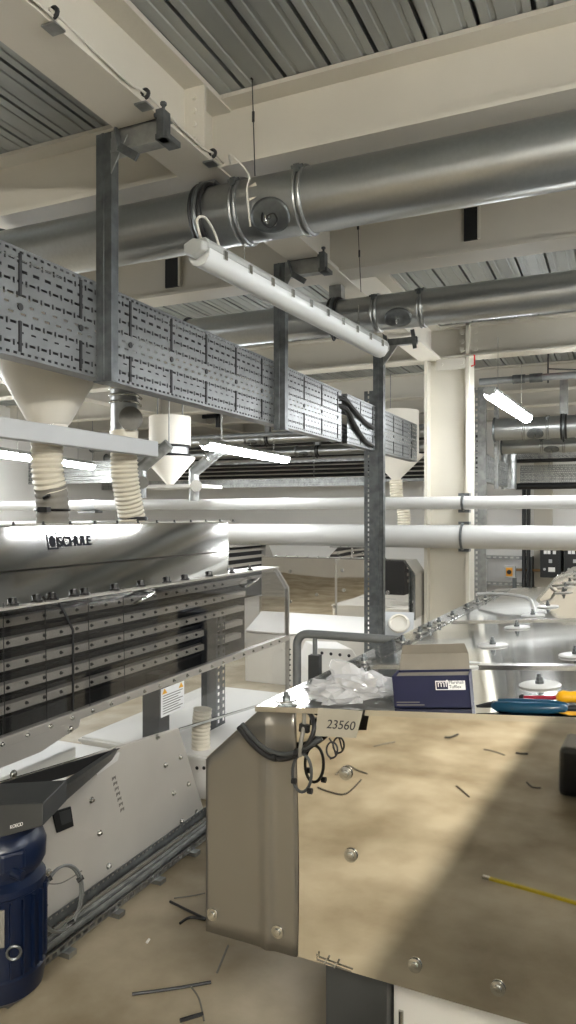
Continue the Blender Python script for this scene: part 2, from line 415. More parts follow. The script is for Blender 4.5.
# ================================================================== LIGHT BATTENS
def batten(label, p0, p1, lit, m, group=None, wires=True, ztop=None):
    p0, p1 = V(p0), V(p1); d = (p1-p0); L = d.length; d.normalize(); s = d.cross(Z).normalized()
    t = thing('batten_lamp', label, 'lamp', (p0+p1)/2, group=group)
    w = .052
    sec = [(-w, .03), (-w, .012), (w, .012), (w, .03), (w*.7, .052), (-w*.7, .052)]
    MB().hull2([p0+s*a+Z*b for a, b in sec], [p1+s*a+Z*b for a, b in sec]).build('housing', M['batten'], t, bevel=.004)
    sec = [(w*.97, .012), (-w*.97, .012), (-w*.9, -.018), (-w*.55, -.042), (0, -.05), (w*.55, -.042), (w*.9, -.018)]
    q0, q1 = p0+d*.012, p1-d*.012
    MB().hull2([q0+s*a+Z*b for a, b in sec], [q1+s*a+Z*b for a, b in sec]).build('diffuser', m, t, smooth=True)
    for i in range(10):
        c = p0 + d*(L*(.06+.88*i/9))
        for sg in (-1, 1):
            k = MB(); k.beam(c+s*sg*(w+.003)-d*.012+Z*.012, c+s*sg*(w+.003)+d*.012+Z*.012, .006, .034)
            k.build('clip', M['steel'], t)
    for e, sg in ((p0, -1), (p1, 1)):
        MB().hull2([e+s*a+Z*b for a, b in ((-w,.03),(-w,-.005),(0,-.03),(w,-.005),(w,.03),(0,.05))], [e+d*.03*sg+s*a*.8+Z*(b*.85+.002) for a, b in ((-w,.03),(-w,-.005),(0,-.03),(w,-.005),(w,.03),(0,.05))]).build('end_cap', M['batten'], t, bevel=.006)
    if wires:
        for f in (.18, .82):
            c = p0 + d*L*f
            MB().cyl(c+Z*.05, (c.x, c.y, ztop or BZ), .0022, n=6).build('hanger_wire', M['steel'], t)
    return t
nb0, nb1 = PZ(197, 252, CAM_H+1.0), PZ(381, 350, CAM_H+1.0)
nbt = batten('unlit frosted batten lamp hanging just under the two large ducts', nb0, nb1, False, M['diff_off'], ztop=z1-r1*.8)
dl_ = (nb1-nb0).normalized()
MB().rings(smoothpath([nb0+dl_*.03+Z*.05, nb0+dl_*.0+Z*.12, nb0+dl_*.05+Z*.15, nb0+dl_*.11+Z*.12, nb0+dl_*.16+Z*.055], 6), .005, 8).build('supply_lead', M['cablewhite'], nbt, smooth=True)
batten('lit batten lamp at mid left, below the thin far ducts', PZ(205, 444, CAM_H+.62), PZ(286, 459, CAM_H+.62), True, M['lit'])
batten('lit batten lamp beyond the hoses at the left edge of the photo', PZ(-4, 452, CAM_H+.62), PZ(92, 466, CAM_H+.62), True, M['lit'])
batten('brightest lit batten lamp just right of the steel column', PZ(490, 393, CAM_H+.95), PZ(527, 418, CAM_H+.95), True, M['lit'])
for lbl, a, b_, m_ in (  # hood-mirrored lamp first; the others are unseen, added for their light
    ('lit batten lamp right of the polished machine, mirrored in the logo hood', (.62, 5.1, 2.55), (.62, 6.9, 2.55), 'lit'),
    ('unseen lit batten lamp added above the right side of the polished machine', (.9, 1.5, 2.62), (.9, 3.3, 2.62), 'lit'),
    ('unseen lit batten lamp added near the far control cabinets', (.7, 9.0, 2.55), (.7, 11.0, 2.55), 'lit'),
    ('unseen lit batten lamp added across the far end by the control cabinets', (.35, 11.3, 2.6), (2.1, 11.3, 2.6), 'lit'),
    ('unseen lit batten lamp added far behind the camera', (.9, -4.2, 2.55), (2.6, -4.2, 2.55), 'lit'),
    ('unseen lit batten lamp added beside the left wall, left of the far tray', (-8.5, 6.2, 2.2), (-8.5, 8.2, 2.2), 'lit'),
    ('unseen lit batten lamp added over the right side of the room', (2.9, 2.2, 2.55), (2.9, 4.2, 2.55), 'lit'),
    ('strong unseen batten lamp behind and right of the camera, set to light the mirrored floor', (1.0, -3.6, 2.55), (1.0, -1.9, 2.55), 'lithigh'),
    ('strong unseen batten lamp right of the camera, set to light the mirrored floor', (1.0, -1.75, 2.55), (1.0, -.35, 2.55), 'lithigh'),
    ('unseen lit batten lamp added left of the striped machine', (-4.3, 1.6, 2.2), (-4.3, 3.4, 2.2), 'lit'),
    ('unseen lit batten lamp added by the left wall', (-7.6, 4.6, 2.2), (-7.6, 6.6, 2.2), 'lit')):
    batten(lbl, a, b_, True, M[m_])

# ================================================================== PERFORATED TRAY, DROP POSTS, UPRIGHT
TX = -1.81
def tray_rows(h):
    u = h/36.0; rows = [(.9*u, None)]
    def dash_tick(o):            # a long dash and a short upright slot alternate
        p = .056; d, k_ = (o % p, .027), ((o+.0375) % p, .0085)
        both = sorted([d, k_])
        return [(.55*u, (p, [k_])), (.95*u, (p, both)), (.55*u, (p, [k_]))]
    def dashes(p, l, o, hh=.75): return [(hh*u, (p, l, o))]
    rows += dashes(.032, .016, .004, .9) + [(1.9*u, None)] + dash_tick(.004) + [(2.6*u, None)] + dashes(.056, .022, .012, .6) + [(1.7*u, None)] + dash_tick(.030) + [(2.0*u, None)]
    rows += dashes(.056, .024, .02) + [(2.3*u, None)] + dashes(.056, .020, .004) + [(1.9*u, None)] + dash_tick(.018) + [(2.5*u, None)] + dash_tick(.004) + [(2.3*u, None)]
    rows += dashes(.056, .030, .02, 1.1) + [(2.0*u, None)] + dash_tick(.022) + [(1.4*u, None)] + dashes(.032, .016, 0, .9) + [(.9*u, None)]
    return rows
def tray(label, o, ud, U, h, depth, side, group=None, seams=(), m='tray', rods=True):
    """vertical perforated cable tray: o = bottom start of the front face, side = direction away from the viewer"""
    o, ud, side = V(o), V(ud).normalized(), V(side)
    t = thing('cable_tray', label, 'cable tray', o, group=group)
    rows = tray_rows(h); k = h/sum(r[0] for r in rows); rows = [(r[0]*k, r[1]) for r in rows]
    MB().perf(o, ud, Z, U, rows).build('perforated_face', M[m], t, solid=.002)
    for f in ((.25, .85) if rods else ()):
        c = o + ud*(U*f) + side*(depth+.012) + Z*.02; MB().cyl(c, (c.x, c.y, DZ), .006, n=8).build('hanger_rod', M['galv'], t)
    for zz, nm in ((0, 'lower_flange'), (h, 'upper_flange')):
        mb = MB(); a = o+Z*zz; mb.add([a, a+ud*U, a+ud*U+side*depth, a+side*depth], [(0,1,2,3)]); mb.build(nm, M[m], t, solid=.002)
    for sm in seams:
        c = o + ud*sm
        for f0_, f1_ in ((.05, .33), (.56, .95)):
            MB().beam(c-side*.003+Z*h*f0_, c-side*.003+Z*h*f1_, .004, .012, up=ud).build('long_slot', M['black'], t)
        k_ = MB(); k_.cyl(c-side*.002+Z*h*.46, c-side*.006+Z*h*.46, .012, n=10); k_.build('oval_hole', M['black'], t)
    return t
zb, zt = CAM_H+.522, CAM_H+.883
Y0t = 1.05
tr1 = tray('long perforated cable tray running from left edge to the dark uprights', (TX, Y0t, zb), Y, 4.93-Y0t, zt-zb, .07, -X, seams=[.50+.30*k for k in range(12)], rods=False)
tr2 = tray('short perforated tray section between the slotted upright and the column', (TX, 5.05, zb), Y, 2.02, zt-zb, .07, -X, seams=[.3+.3*k for k in range(6)], rods=False)
# black cables lying in the tray
for k, (z, r) in enumerate(((.10, .016), (.055, .018), (.245, .014), (.30, .016), (.028, .014), (.33, .013), (.078, .012), (.128, .013), (.27, .012), (.347, .011), (.225, .010))):
    pts = [V((TX-.028-.006*(k % 3), Y0t+.05+.25*i, zb+z+.006*math.sin(i*1.7+k))) for i in range(24)]
    tag(MB().rings(smoothpath(pts, 3), r, 7).build('power_cable', M['cableblack'], smooth=True),
        'black power cable lying along inside the long perforated tray', 'cable', 'black cables inside the long tray')
# loose black cables that leave the tray at the joint
for k, (z0, z1_) in enumerate(((.31, .20), (.25, .06))):
    pts = smoothpath([V((TX-.02, 4.85, zb+z0)), V((TX+.015, 4.98, zb+z0-.01)), V((TX+.02, 5.14, zb+(z0+z1_)/2)), V((TX+.012, 5.4, zb+z1_)), V((TX+.02, 5.6, zb+z1_-.03))], 6)
    tag(MB().rings(pts, .019, 8).build('power_cable', M['cableblack'], smooth=True), ('upper' if k == 0 else 'lower')+' black cable bulging out at the joint of the two trays', 'cable', 'black cables at the tray joint')
PXX = -1.775
def drop_post(label, y, zbot, group):
    t = thing('drop_post', label, 'post', (PXX, y, zbot), group=group)
    w = .036
    mb = MB(); zt_ = BZ-.010
    mb.box((PXX-w, y-.022, zbot), (PXX+w, y-.019, zt_)); mb.box((PXX-w, y-.022, zbot), (PXX-w+.004, y+.022, zt_)); mb.box((PXX+w-.004, y-.022, zbot), (PXX+w, y+.022, zt_))
    mb.box((PXX-w*.25, y-.026, zbot), (PXX+w*.1, y-.022, zt_))
    mb.build('post_channel', M['galvd'], t, bevel=.002)
    MB().box((PXX-w-.006, y-.03, zbot-.006), (PXX+w+.006, y+.026, zbot)).build('foot_plate', M['galvd'], t)
    ar = MB(); ar.box((PXX+w, y-.022, zt_-.075), (AX+.125, y-.019, zt_)); ar.box((PXX+w, y-.022, zt_-.004), (AX+.125, y+.022, zt_)); ar.box((PXX+w, y-.03, zt_-.085), (AX+.125, y+.022, zt_-.075))
    ar.build('bracket_arm', M['galv'], t)
    MB().prism([(PXX+w, y-.026, zt_-.03), (PXX+w+.075, y-.026, zt_-.03), (PXX+w, y-.026, zt_-.16)], (0, .006, 0)).build('gusset', M['galv'], t)
    MB().box((AX-.09, y-.02, zt_), (AX+.09, y+.02, BZ-.0065)).build('mount_plate', M['galvd'], t)
    vb = MB(); cx = AX-.06
    vb.beam((cx-.035, y-.028, zt_+.004), (cx, y-.050, zt_-.085), .012, .012); vb.beam((cx, y-.050, zt_-.085), (cx+.075, y-.045, zt_-.135), .012, .03)
    vb.build('clamp_strap', M['galvd'], t)
    cx = AX+.122
    mb = MB(); mb.beam((cx, y-.035, zt_-.09), (cx, y-.035, zt_+.012), .045, .03, up=X); mb.beam((cx-.03, y-.035, zt_+.004), (cx+.01, y-.035, zt_+.004), .035, .025); mb.beam((cx+.0, y-.05, zt_-.08), (cx+.0, y+.04, zt_-.08), .05, .02)
    cl = mb.build('beam_clamp', M['galvd'], t)
    b2 = MB(); b2.cyl((cx, y-.035, zt_+.012), (cx, y-.035, zt_+.04), .006, n=8); b2.cyl((cx, y-.035, zt_+.035), (cx, y-.035, zt_+.045), .012, n=6)
    b2.build('clamp_bolt', M['galvd'], cl)
    return t
drop_post('dark steel drop post hanging from the girder, left of the large duct clamp', 2.262, zb-.015, 'drop posts of the long tray')
drop_post('middle dark steel drop post, seen below the unlit batten lamp', 3.83, zb-.03, 'drop posts of the long tray')
# floor-standing slotted upright
uy = 5.76
t = thing('slotted_upright', 'floor-standing dark slotted steel upright in front of the column', 'post', (-1.80, uy, 0))
mb = MB(); mb.box((-1.83, uy-.03, 0), (-1.745, uy-.025, BZ-.03)); mb.box((-1.75, uy-.03, 0), (-1.745, uy+.03, BZ-.03)); mb.box((-1.805, uy-.036, 0), (-1.785, uy-.03, BZ-.03))
mb.build('solid_channel', M['galvd'], t)
mb = MB(); mb.perf((-1.905, uy-.028, 0), X, Z, .075, [(.018, None), (.022, (.05, .012, .03))]*64); 
mb.perf((-1.905, uy-.028, 0), Y, Z, .05, [(.018, None), (.022, (.08, .016, .016))]*64)
mb.build('slotted_channel', M['galvd'], t, solid=.002)
ar = MB(); zt_ = BZ-.03; ar.box((-1.745, uy-.025, zt_-.055), (AX+.15, uy+.02, zt_)); ar.build('bracket_arm', M['galvd'], t)
MB().prism([(-1.745, uy-.03, zt_-.055), (-1.62, uy-.03, zt_-.055), (-1.745, uy-.03, zt_-.22)], (0, .006, 0)).build('gusset', M['galv'], t)
for cx in (AX-.11, AX+.12):
    MB().beam((cx, uy-.04, zt_+.05), (cx+.02, uy-.04, zt_-.10), .02, .03).build('beam_clamp', M['galvd'], t)
MB().box((-1.93, uy-.08, 0), (-1.71, uy+.08, .008)).build('foot_plate', M['galvd'], t)

# beam clips and the thin cable they carry along the girder
def clip(label, y):
    t = thing('beam_clip', label, 'clip', (AX+.09, y, BZ), group='spring clips on the girder flange')
    x0 = AX+.098
    mb = MB(); mb.beam((x0-.03, y, BZ-.011), (x0+.02, y, BZ-.011), .05, .006); mb.beam((x0+.006, y, BZ-.012), (x0+.006, y, BZ+.03), .04, .006); mb.build('clip_plate', M['galv'], t)
    k = MB(); k.rings(arc((x0+.014, y-.02, BZ+.018), X, Z, .014, -1.6, 3.6, 10), .007, 6); k.build('hook', M['black'], t, smooth=True)
cy = [PZ(47, 27, BZ).y, PZ(141, 104, BZ).y, PZ(211, 161, BZ).y]
clip('spring clip on the girder flange at the top left of the photo', cy[0])
clip('spring clip on the girder flange just before the first drop post', cy[1])
clip('spring clip on the girder flange between drop post and duct label', cy[2])
pts = [V((AX+.10, 0.3, BZ+.06))]
for y in cy: pts += [V((AX+.112, y-.12, BZ+.005)), V((AX+.112, y-.02, BZ+.02))]
pts += [V((AX+.125, cy[2]+.1, BZ+.01)), V((AX+.19, 2.60, BZ+.0)), V((AX+.245, 2.655, z1+r1*.75)), V((AX+.25, 2.63, z1+.02)), V((AX+.25, 2.66, z1-r1*.9))]
tag(MB().rings(smoothpath(pts, 6), .0045, 6).build('lamp_cable', M['cablewhite'], smooth=True), 'thin pale cable clipped along the girder flange and dropping over the large duct', 'cable')
# hanging wires with turnbuckle
def hwire(label, px, ytop, ybot, y):
    a, b = PY(px, ytop, y), PY(px+3, ybot, y)
    t = thing('hanger_wire', label, 'wire', b)
    MB().cyl(b, a, .0022, n=6).build('wire', M['darkbolt'], t)
    mb = MB(); c = a.lerp(b, .42); mb.cyl(c-Z*.02, c+Z*.02, .006, n=8); mb.cyl(a-Z*.02, a+Z*.012, .007, n=8); mb.build('turnbuckle', M['darkbolt'], t)
hwire('thin hanger wire with turnbuckle from the deck to the large duct', 252, 74, 176, 2.64)
hwire('thin hanger wire beside the unlit lamp, down to the second duct', 358, 226, 292, 4.08)

# ================================================================== WHITE PIPES ON THE COLUMN
def wpipe(label, z, r, y):
    t = thing('white_pipe', label, 'pipe', (-2, y, z))
    MB().cyl((XL+.02, y, z), (XR-.02, y, z), r, n=28).build('pipe_body', M['pipe'], t, smooth=True)
    for xx in (-1.29,):
        mb = MB(); mb.torus((xx, y, z), X, r+.006, .012, 28, 6); mb.build('pipe_clamp', M['galvd'], t, smooth=True)
        MB().box((xx-.05, y+r*.6, z-r-.03), (xx+.05, 6.80, z-r-.004)).build('clamp_bracket', M['galvd'], t)
        MB().box((xx-.05, y+r*.6, z+r+.004), (xx+.05, 6.80, z+r+.03)).build('clamp_bracket', M['galvd'], t)
    if r < .08:
        q = PY(90, 506, y); mb = MB(); mb.cyl((q.x-.10, y, z), (q.x+.10, y, z), r+.004, n=28); mb.build('joint_sleeve', M['greybar'], t, smooth=True)
        mb = MB(); mb.box((q.x-.11, y-r-.02, z-r-.03), (q.x+.13, y+r, z-r-.004)); mb.build('cradle', M['galv'], t)
wpipe('upper and thinner white pipe crossing in front of the column', CAM_H+.11, .058, 6.69)
wpipe('lower and thicker white pipe crossing in front of the column', CAM_H-.196, .106, 6.665)

# ================================================================== FUNNELS, HOSES, PALE BAR ABOVE THE LEFT MACHINE
def hose_path(pts, r, amp=.006, pitch=.021):
    pts = smoothpath(pts, 12); L = [0]
    for i in range(1, len(pts)): L.append(L[-1]+(pts[i]-pts[i-1]).length)
    n = int(L[-1]/pitch*4); out = []; rr = []
    for k in range(n+1):
        s = L[-1]*k/n; i = 1
        while i < len(L)-1 and L[i] < s: i += 1
        f = (s-L[i-1])/max(L[i]-L[i-1], 1e-9); out.append(pts[i-1].lerp(pts[i], f)); rr.append(r+amp*(1, .55, -.2, .55)[k % 4])
    return out, rr
HX = -2.22
f0 = PX(49, 432, HX)
t = thing('feed_funnel', 'large cream funnel under the tray at the left, above the ribbed hose', 'funnel', f0)
prof = [(.075, -.01), (.078, .03), (.088, .04), (.235, .30), (.245, .32), (.245, .46), (.0, .47)]
MB().lathe(prof, f0, n=40).build('funnel_cone', M['offwhite'], t, smooth=True)
mb = MB(); mb.torus(f0+Z*.005, Z, .083, .009, 28, 8); mb.box(f0+V((.05,-.10,-.01)), f0+V((.085,-.07,.02))); mb.box(f0+V((-.04,-.105,-.005)), f0+V((-.01,-.08,.02))); mb.build('clamp_ring', M['steel'], t, smooth=True)
hb = PX(53, 521, HX)
t = thing('flexible_hose', 'ribbed cream hose with grey lower cuff under the large funnel', 'hose', hb)
pts, rr = hose_path([f0-Z*.02, PX(47, 450, HX), PX(48, 475, HX), PX(51, 490, HX)], .062)
MB().rings(pts, rr, 28).build('ribbed_hose', M['hose'], t, smooth=True)
pts, rr = hose_path([PX(50.5, 487, HX), PX(52, 500, HX), hb-Z*.02], .066, .003, .03)
MB().rings(pts, rr, 28).build('grey_cuff', M['hosegrey'], t, smooth=True)
c = PX(52.5, 510, HX); mb = MB(); mb.torus(c, Z, .071, .006, 28, 6); mb.box(c+V((.0,-.09,-.01)), c+V((.05,-.065,.012))); mb.cyl(c+V((.03,-.085,.05)), c+V((.06,-.085,.06)), .008, n=8)
mb.build('hose_clip', M['darkbolt'], t, smooth=True)
# galvanised tee and second hose
p0, p1 = PX(124, 376, HX), PX(124, 437, HX)
t = thing('tee_fitting', 'galvanised tee pipe with a round capped branch, left of the small funnel', 'pipe fitting', p1)
MB().cyl(p1, p0+Z*.25, .064, n=28).build('pipe_body', M['galv'], t, smooth=True)
for py in (396, 403, 389):
    mb = MB(); mb.torus(PX(124, py, HX), Z, .068, .007, 28, 6); mb.cyl(PX(137, py, HX+.05), PX(141, py+3, HX+.05), .008, n=8); mb.build('clamp_ring', M['steel'], t, smooth=True)
b0 = PX(126, 421, HX); bd = V((.75, -.66, 0)).normalized()
MB().cyl(b0, b0+bd*.10, .05, n=24).build('branch', M['galv'], t, smooth=True)
mb = MB(); mb.lathe([(.056, 0), (.058, .015), (.05, .02), (.0, .022)], b0+bd*.095, bd, 24); mb.build('end_cap', M['cablegrey'], t, smooth=True)
hb2 = PX(133, 521, HX)
t = thing('flexible_hose', 'ribbed cream hose with dark foot below the galvanised tee', 'hose', hb2)
pts, rr = hose_path([p1+Z*.02, PX(124, 455, HX), PX(126, 485, HX), hb2-Z*.01], .062)
MB().rings(pts, rr, 28).build('ribbed_hose', M['hose'], t, smooth=True)
mb = MB(); mb.torus(hb2+Z*.012, Z, .062, .012, 28, 8); mb.build('foot_ring', M['darkbolt'], t, smooth=True)
mb = MB(); mb.cyl(p1-Z*.03, p1+Z*.03, .069, n=28); mb.build('cuff', M['hose'], t, smooth=True)
# pale horizontal bar in front of hoses
BX = -2.06
t = thing('support_bar', 'pale grey horizontal bar passing in front of both ribbed hoses', 'bar', (BX, 2, CAM_H+.28))
MB().box((BX-.05, .9, CAM_H+.285), (BX, 3.02, CAM_H+.36)).build('bar', M['greybar'], t, bevel=.004)
MB().box((BX-.03, 1.0, CAM_H+.36), (BX-.01, 1.06, zb+.1)).build('hanger_strap', M['greybar'], t)
# farther funnel with tees
fy = 6.3
c = PY(170, 487, fy)
t = thing('feed_funnel', 'small cream funnel with a banded neck, beyond the galvanised tee', 'funnel', c)
MB().lathe([(.035, 0), (.04, .03), (.25, .275), (.255, .30), (.0, .31)], c, n=36).build('funnel_cone', M['offwhite'], t, smooth=True)
MB().cyl(c+Z*.30, c+Z*.42, .19, n=32).build('neck', M['galv'], t, smooth=True)
MB().cyl(c+Z*.42, c+Z*.71, .21, n=32).build('drum', M['offwhite'], t, smooth=True)
for dx in (-.15, .15): MB().cyl(c+V((dx, 0, .70)), V((c.x+dx, c.y, DZ)), .008, n=8).build('hanger_rod', M['galv'], t)
for k in (.315, .41):
    MB().torus(c+Z*k, Z, .195, .016, 32, 6).build('neck_band', M['black'], t, smooth=True)
def small_tee(label, px, py, y):
    c = PY(px, py, y); t = thing('branch_pipe', label, 'pipe', c, group='galvanised branch pipes beside the small funnel')
    MB().cyl(c-Z*.30, c+Z*.0, .05, n=20).build('riser', M['galv'], t, smooth=True)
    MB().cyl(c-Z*.02, c+V((.27, .06, .20)), .055, n=20).build('inclined_pipe', M['galv'], t, smooth=True)
    MB().cyl(c+V((.27,.06,.20)), (c.x+.27, c.y+.06, DZ), .006, n=8).build('hanger_rod', M['galv'], t)
    MB().torus(c+V((.14,.033,.12)), V((.27,.06,.20)), .06, .01, 20, 6).build('clamp_ring', M['steel'], t, smooth=True)
    d = V((.6,-.7,0)).normalized(); MB().cyl(c-Z*.16, c-Z*.16+d*.12, .05, n=20).build('branch', M['galv'], t, smooth=True)
    MB().cyl(c-Z*.16+d*.12, c-Z*.16+d*.135, .058, n=20).build('end_cap', M['cablegrey'], t, smooth=True)
small_tee('galvanised branch pipe rising on the left side of the small funnel', 141, 466, fy-.6)
small_tee('galvanised branch pipe rising on the right side of the small funnel', 194, 470, fy-.15)
mb = MB(); a, b = PY(140, 486, fy-.05), PY(207, 491, fy-.05)
mb.box((a.x, fy-.25, a.z-.03), (b.x, fy+.25, a.z)); 
t_ = mb.build('funnel_shelf', M['white']); tag(t_, 'white shelf plate under the small funnel and its branch pipes', 'shelf')
t = thing('feed_funnel', 'partly hidden cream funnel between the upright and the column', 'funnel', PY(396, 480, 8.2))
c = PY(396, 481, 8.2); MB().lathe([(.05, 0), (.055, .03), (.30, .27), (.31, .30), (.0, .31)], c, n=36).build('funnel_cone', M['offwhite'], t, smooth=True)
MB().cyl(c+Z*.30, c+Z*.8, .26, n=32).build('drum', M['offwhite'], t, smooth=True)
hb3 = PY(402, 516, 8.2)
pts, rr = hose_path([c+Z*.01, PY(397, 498, 8.2), PY(403, 508, 8.2), PY(404, 530, 8.2)], .07, .008, .03)
tag(MB().rings(pts, rr, 20).build('flexible_hose', M['hose'], smooth=True), 'ribbed cream hose below the funnel next to the column', 'hose')
# dark U-shaped hanger on the far beam
mb = MB(); yy = 10.15
a, b = PY(192, 421, yy), PY(219, 417, yy)
mb.box((a.x, yy, a.z-.04), (a.x+.08, yy+.05, a.z+.06)); mb.box((a.x, yy, a.z+.03), (b.x, yy+.05, a.z+.09)); mb.box((b.x-.06, yy, a.z-.12), (b.x, yy+.05, a.z+.09))
mb.cyl((a.x+.04, yy+.025, a.z+.09), (a.x+.04, yy+.025, BZ), .008, n=8)
mb.cyl((b.x-.03, yy+.025, a.z+.09), (b.x-.03, yy+.025, BZ), .008, n=8)
tag(mb.build('hanger_bracket', M['blackmetal']), 'black U-shaped hanger bracket above the lit mid-left lamp', 'bracket')

# ================================================================== LEFT MACHINE (striped, with SCHULE hood)
LX = -2.05
t = LM = thing('sifter_machine', 'long sifting machine on the left with logo hood, smoked window and dark deck stripes', 'machine', (-2.3, 2.8, 0))
# hood
hx_t, hx_b, hz_t, hz_b, hy1 = -2.136, -2.072, CAM_H-.035, CAM_H-.36, 3.80
def hoodP(y, f): return V((hx_t+(hx_b-hx_t)*f, y, hz_t+(hz_b-hz_t)*f))
fs = .55
MB().prism([hoodP(.9, 0), hoodP(hy1+.05, 0), hoodP(hy1, fs-.012), hoodP(.9, fs-.012)], (-.004, 0, -.002)).build('hood_upper_panel', M['hoodsteel'], t)
MB().prism([hoodP(.9, fs+.012), hoodP(hy1, fs+.012), hoodP(hy1-.06, 1), hoodP(.9, 1)], (-.004, 0, -.002)).build('hood_lower_panel', M['hoodsteel'], t)
MB().box((-3.1, .9, hz_b), (-2.15, hy1-.07, hz_t-.008)).build('hood_core', M['satin'], t)
MB().box((-3.1, .9, hz_t-.007), (hx_t+.012, hy1+.06, hz_t)).build('hood_top', M['satin'], t)
bolt0 = None
def bolts(parent, name, pts, axis, r, m, h=.008, n=8, washer=True):
    ax = V(axis).normalized(); first = None; out = []
    off = V((0,0,0)); p = parent
    while p: off += p.location; p = p.parent
    for q in pts:
        if first is None:
            mb = MB()
            if washer: mb.cyl(V((0,0,0)), ax*h*.3, r, n=max(n, 10)); mb.cyl(ax*h*.3, ax*h, r*.62, r*.5, n=6)
            else: mb.cyl(V((0,0,0)), ax*h, r, r*.8, n=n)
            first = mb.build(name, M[m], parent, local=True); first.location = V(q)-off; out.append(first)
        else:
            c = first.copy(); C.objects.link(c); c.location = V(q)-off; out.append(c)
    return out
bolts(t, 'hood_screw', [hoodP(1.5+.16*k, .02)+V((.01,0,.002)) for k in range(16)], (0,0,1), .009, 'darkbolt', .014)
hn = V((hz_t-hz_b, 0, hx_b-hx_t)).normalized(); hd = V((hx_t-hx_b, 0, hz_t-hz_b)).normalized()
def onhood(px, py):
    r = ray(px, py); o = hoodP(1, 0); k = (o-CAMP).dot(hn)/r.dot(hn); return CAMP+r*k
q = onhood(57, 548.5)+hn*.001
q2 = onhood(90, 546)
text_obj('logo_lettering', 'SCHULE', .058, M['navy'], Y, hd, onhood(58.5, 546.6)+hn*.0015, t, local=False, depth=.0008, bold=.0016)
lg = MB(); c = onhood(52.3, 541.3)+hn*.0018
def hq(u, v): return c + Y*u + hd*v
for u0, u1, v0, v1 in ((-.030,-.026,-.032,.032), (.026,.030,-.032,.032), (-.030,.030,-.034,-.027), (-.018,.030,.030,.034)):
    lg.add([hq(u0,v0), hq(u1,v0), hq(u1,v1), hq(u0,v1)], [(0,1,2,3)])
lg.add([hq(.017*math.cos(2*PI*k/20), .024*math.sin(2*PI*k/20)) for k in range(20)], [tuple(range(20))])
lg.build('logo_emblem', M['navy'], t, solid=.001)
# upright slotted strut reflected / standing beside hood (reads as a vertical band)
# window frame and pane
wy0, wy1, wz0, wz1 = .95, 4.54, CAM_H-.83, CAM_H-.345
poly = [(wy0, wz0), (wy1, wz0), (wy1, wz1-.15), (wy1-.19, wz1), (wy0, wz1)]
MB().prism([(LX, y, z) for y, z in poly], (-.006, 0, 0)).build('window_pane', M['pane'], t)
fr = MB(); fr.box((LX-.03, wy0, wz0-.018), (LX+.008, wy1+.01, wz0+.018)); fr.build('window_sill_flange', M['satin'], t, bevel=.002)
fr = MB(); fr.box((LX-.13, wy0, wz1-.003), (LX+.012, wy1-.17, wz1+.006)); fr.build('window_top_flange', M['satin'], t)
fr = MB(); fr.beam((LX-.01, wy1+.004, wz0), (LX-.01, wy1+.004, wz1-.15), .03, .012, up=Y); fr.beam((LX-.01, wy1+.004, wz1-.15), (LX-.01, wy1-.186, wz1), .03, .012, up=Y); fr.build('window_end_frame', M['satin'], t)
# dark joint seal on the window
j = MB(); a, b, d = PX(55, 594, LX+.002), PX(73, 630, LX+.002), PX(73, 711, LX+.002)
j.beam(a, b, .008, .006, up=X); j.beam(b, d, .008, .006, up=X); j.build('window_seal', M['black'], t)
for px in (3, 45, 88, 123):
    a, b = PX(px, 603-px*.12, LX+.001), PX(px+2, 735-px*.33, LX+.001)
    MB().beam(a, b, .003, .002, up=X).build('window_joint', M['darkbolt'], t)
# sieve decks behind the pane
MB().box((-2.75, wy0, .60), (-2.32, 4.42, wz1-.02)).build('deck_core', M['darkvoid'], t)
for k, z in enumerate((1.113, 1.027, .935, .844, .760)):
    dk = MB(); dk.box((-2.32, wy0, z-.018), (-2.27, 4.36-.02*k, z+.018)); d = dk.build('sieve_deck', M['plate'], t, bevel=.002)
    bolts(d, 'deck_bolt', [V((-2.27, 2.15+.104*i, z+.003)) for i in range(19)], X, .008, 'darkbolt', .012)
    lip = MB(); lip.box((-2.30, wy0, z-.050), (-2.285, 4.15, z-.040)); lip.build('deck_gasket', M['black'], d)
# top knobs, sill bolts, handles
ks = []
for px, py in ((14, 591), (38, 590), (53, 588), (75, 586), (86, 585), (116, 581), (142, 577), (168, 575), (186, 571), (210, 569), (232, 567), (250, 565)):
    ks.append(V((LX-.02, PX(px, py, LX-.02).y, wz1+.006)))
for o in bolts(t, 'clamp_knob', ks, Z, .018, 'darkbolt', .03, 10): pass
bolts(t, 'sill_bolt', [V((LX+.008, 2.0+.125*i, wz0)) for i in range(20)], X, .009, 'steel', .012)
for px, py in ((142, 596), (250, 581)):
    p = PX(px, py, LX+.006); mb = MB(); mb.rings(smoothpath([p+V((0,-.06,-.03)), p+V((.035,-.05,-.01)), p+V((.035,.05,.015)), p+V((0,.06,.0))], 5), .007, 8)
    mb.build('window_handle', M['steel'], t, smooth=True)
# lower clear skirt
sk = [(wy0, wz0-.018), (wy1, wz0-.018), (wy1, .32), (2.0, .577), (wy0, .685)]
MB().prism([(LX, y, z) for y, z in sk], (-.005, 0, 0)).build('clear_skirt', M['clear'], t)
e = MB(); e.beam((LX+.002, wy0, .685), (LX+.002, 2.0, .577), .012, .010, up=X); e.beam((LX+.002, 2.0, .577), (LX+.002, wy1, .32), .012, .010, up=X); e.build('skirt_edge', M['steel'], t)
e = MB(); e.box((LX-.02, wy1-.005, .30), (LX+.012, wy1+.008, wz0)); e.build('end_post', M['satin'], t)
bolts(t, 'end_post_bolt', [V((LX+.012, wy1+.0, .36+.035*i)) for i in range(9)], X, .007, 'darkbolt', .008)
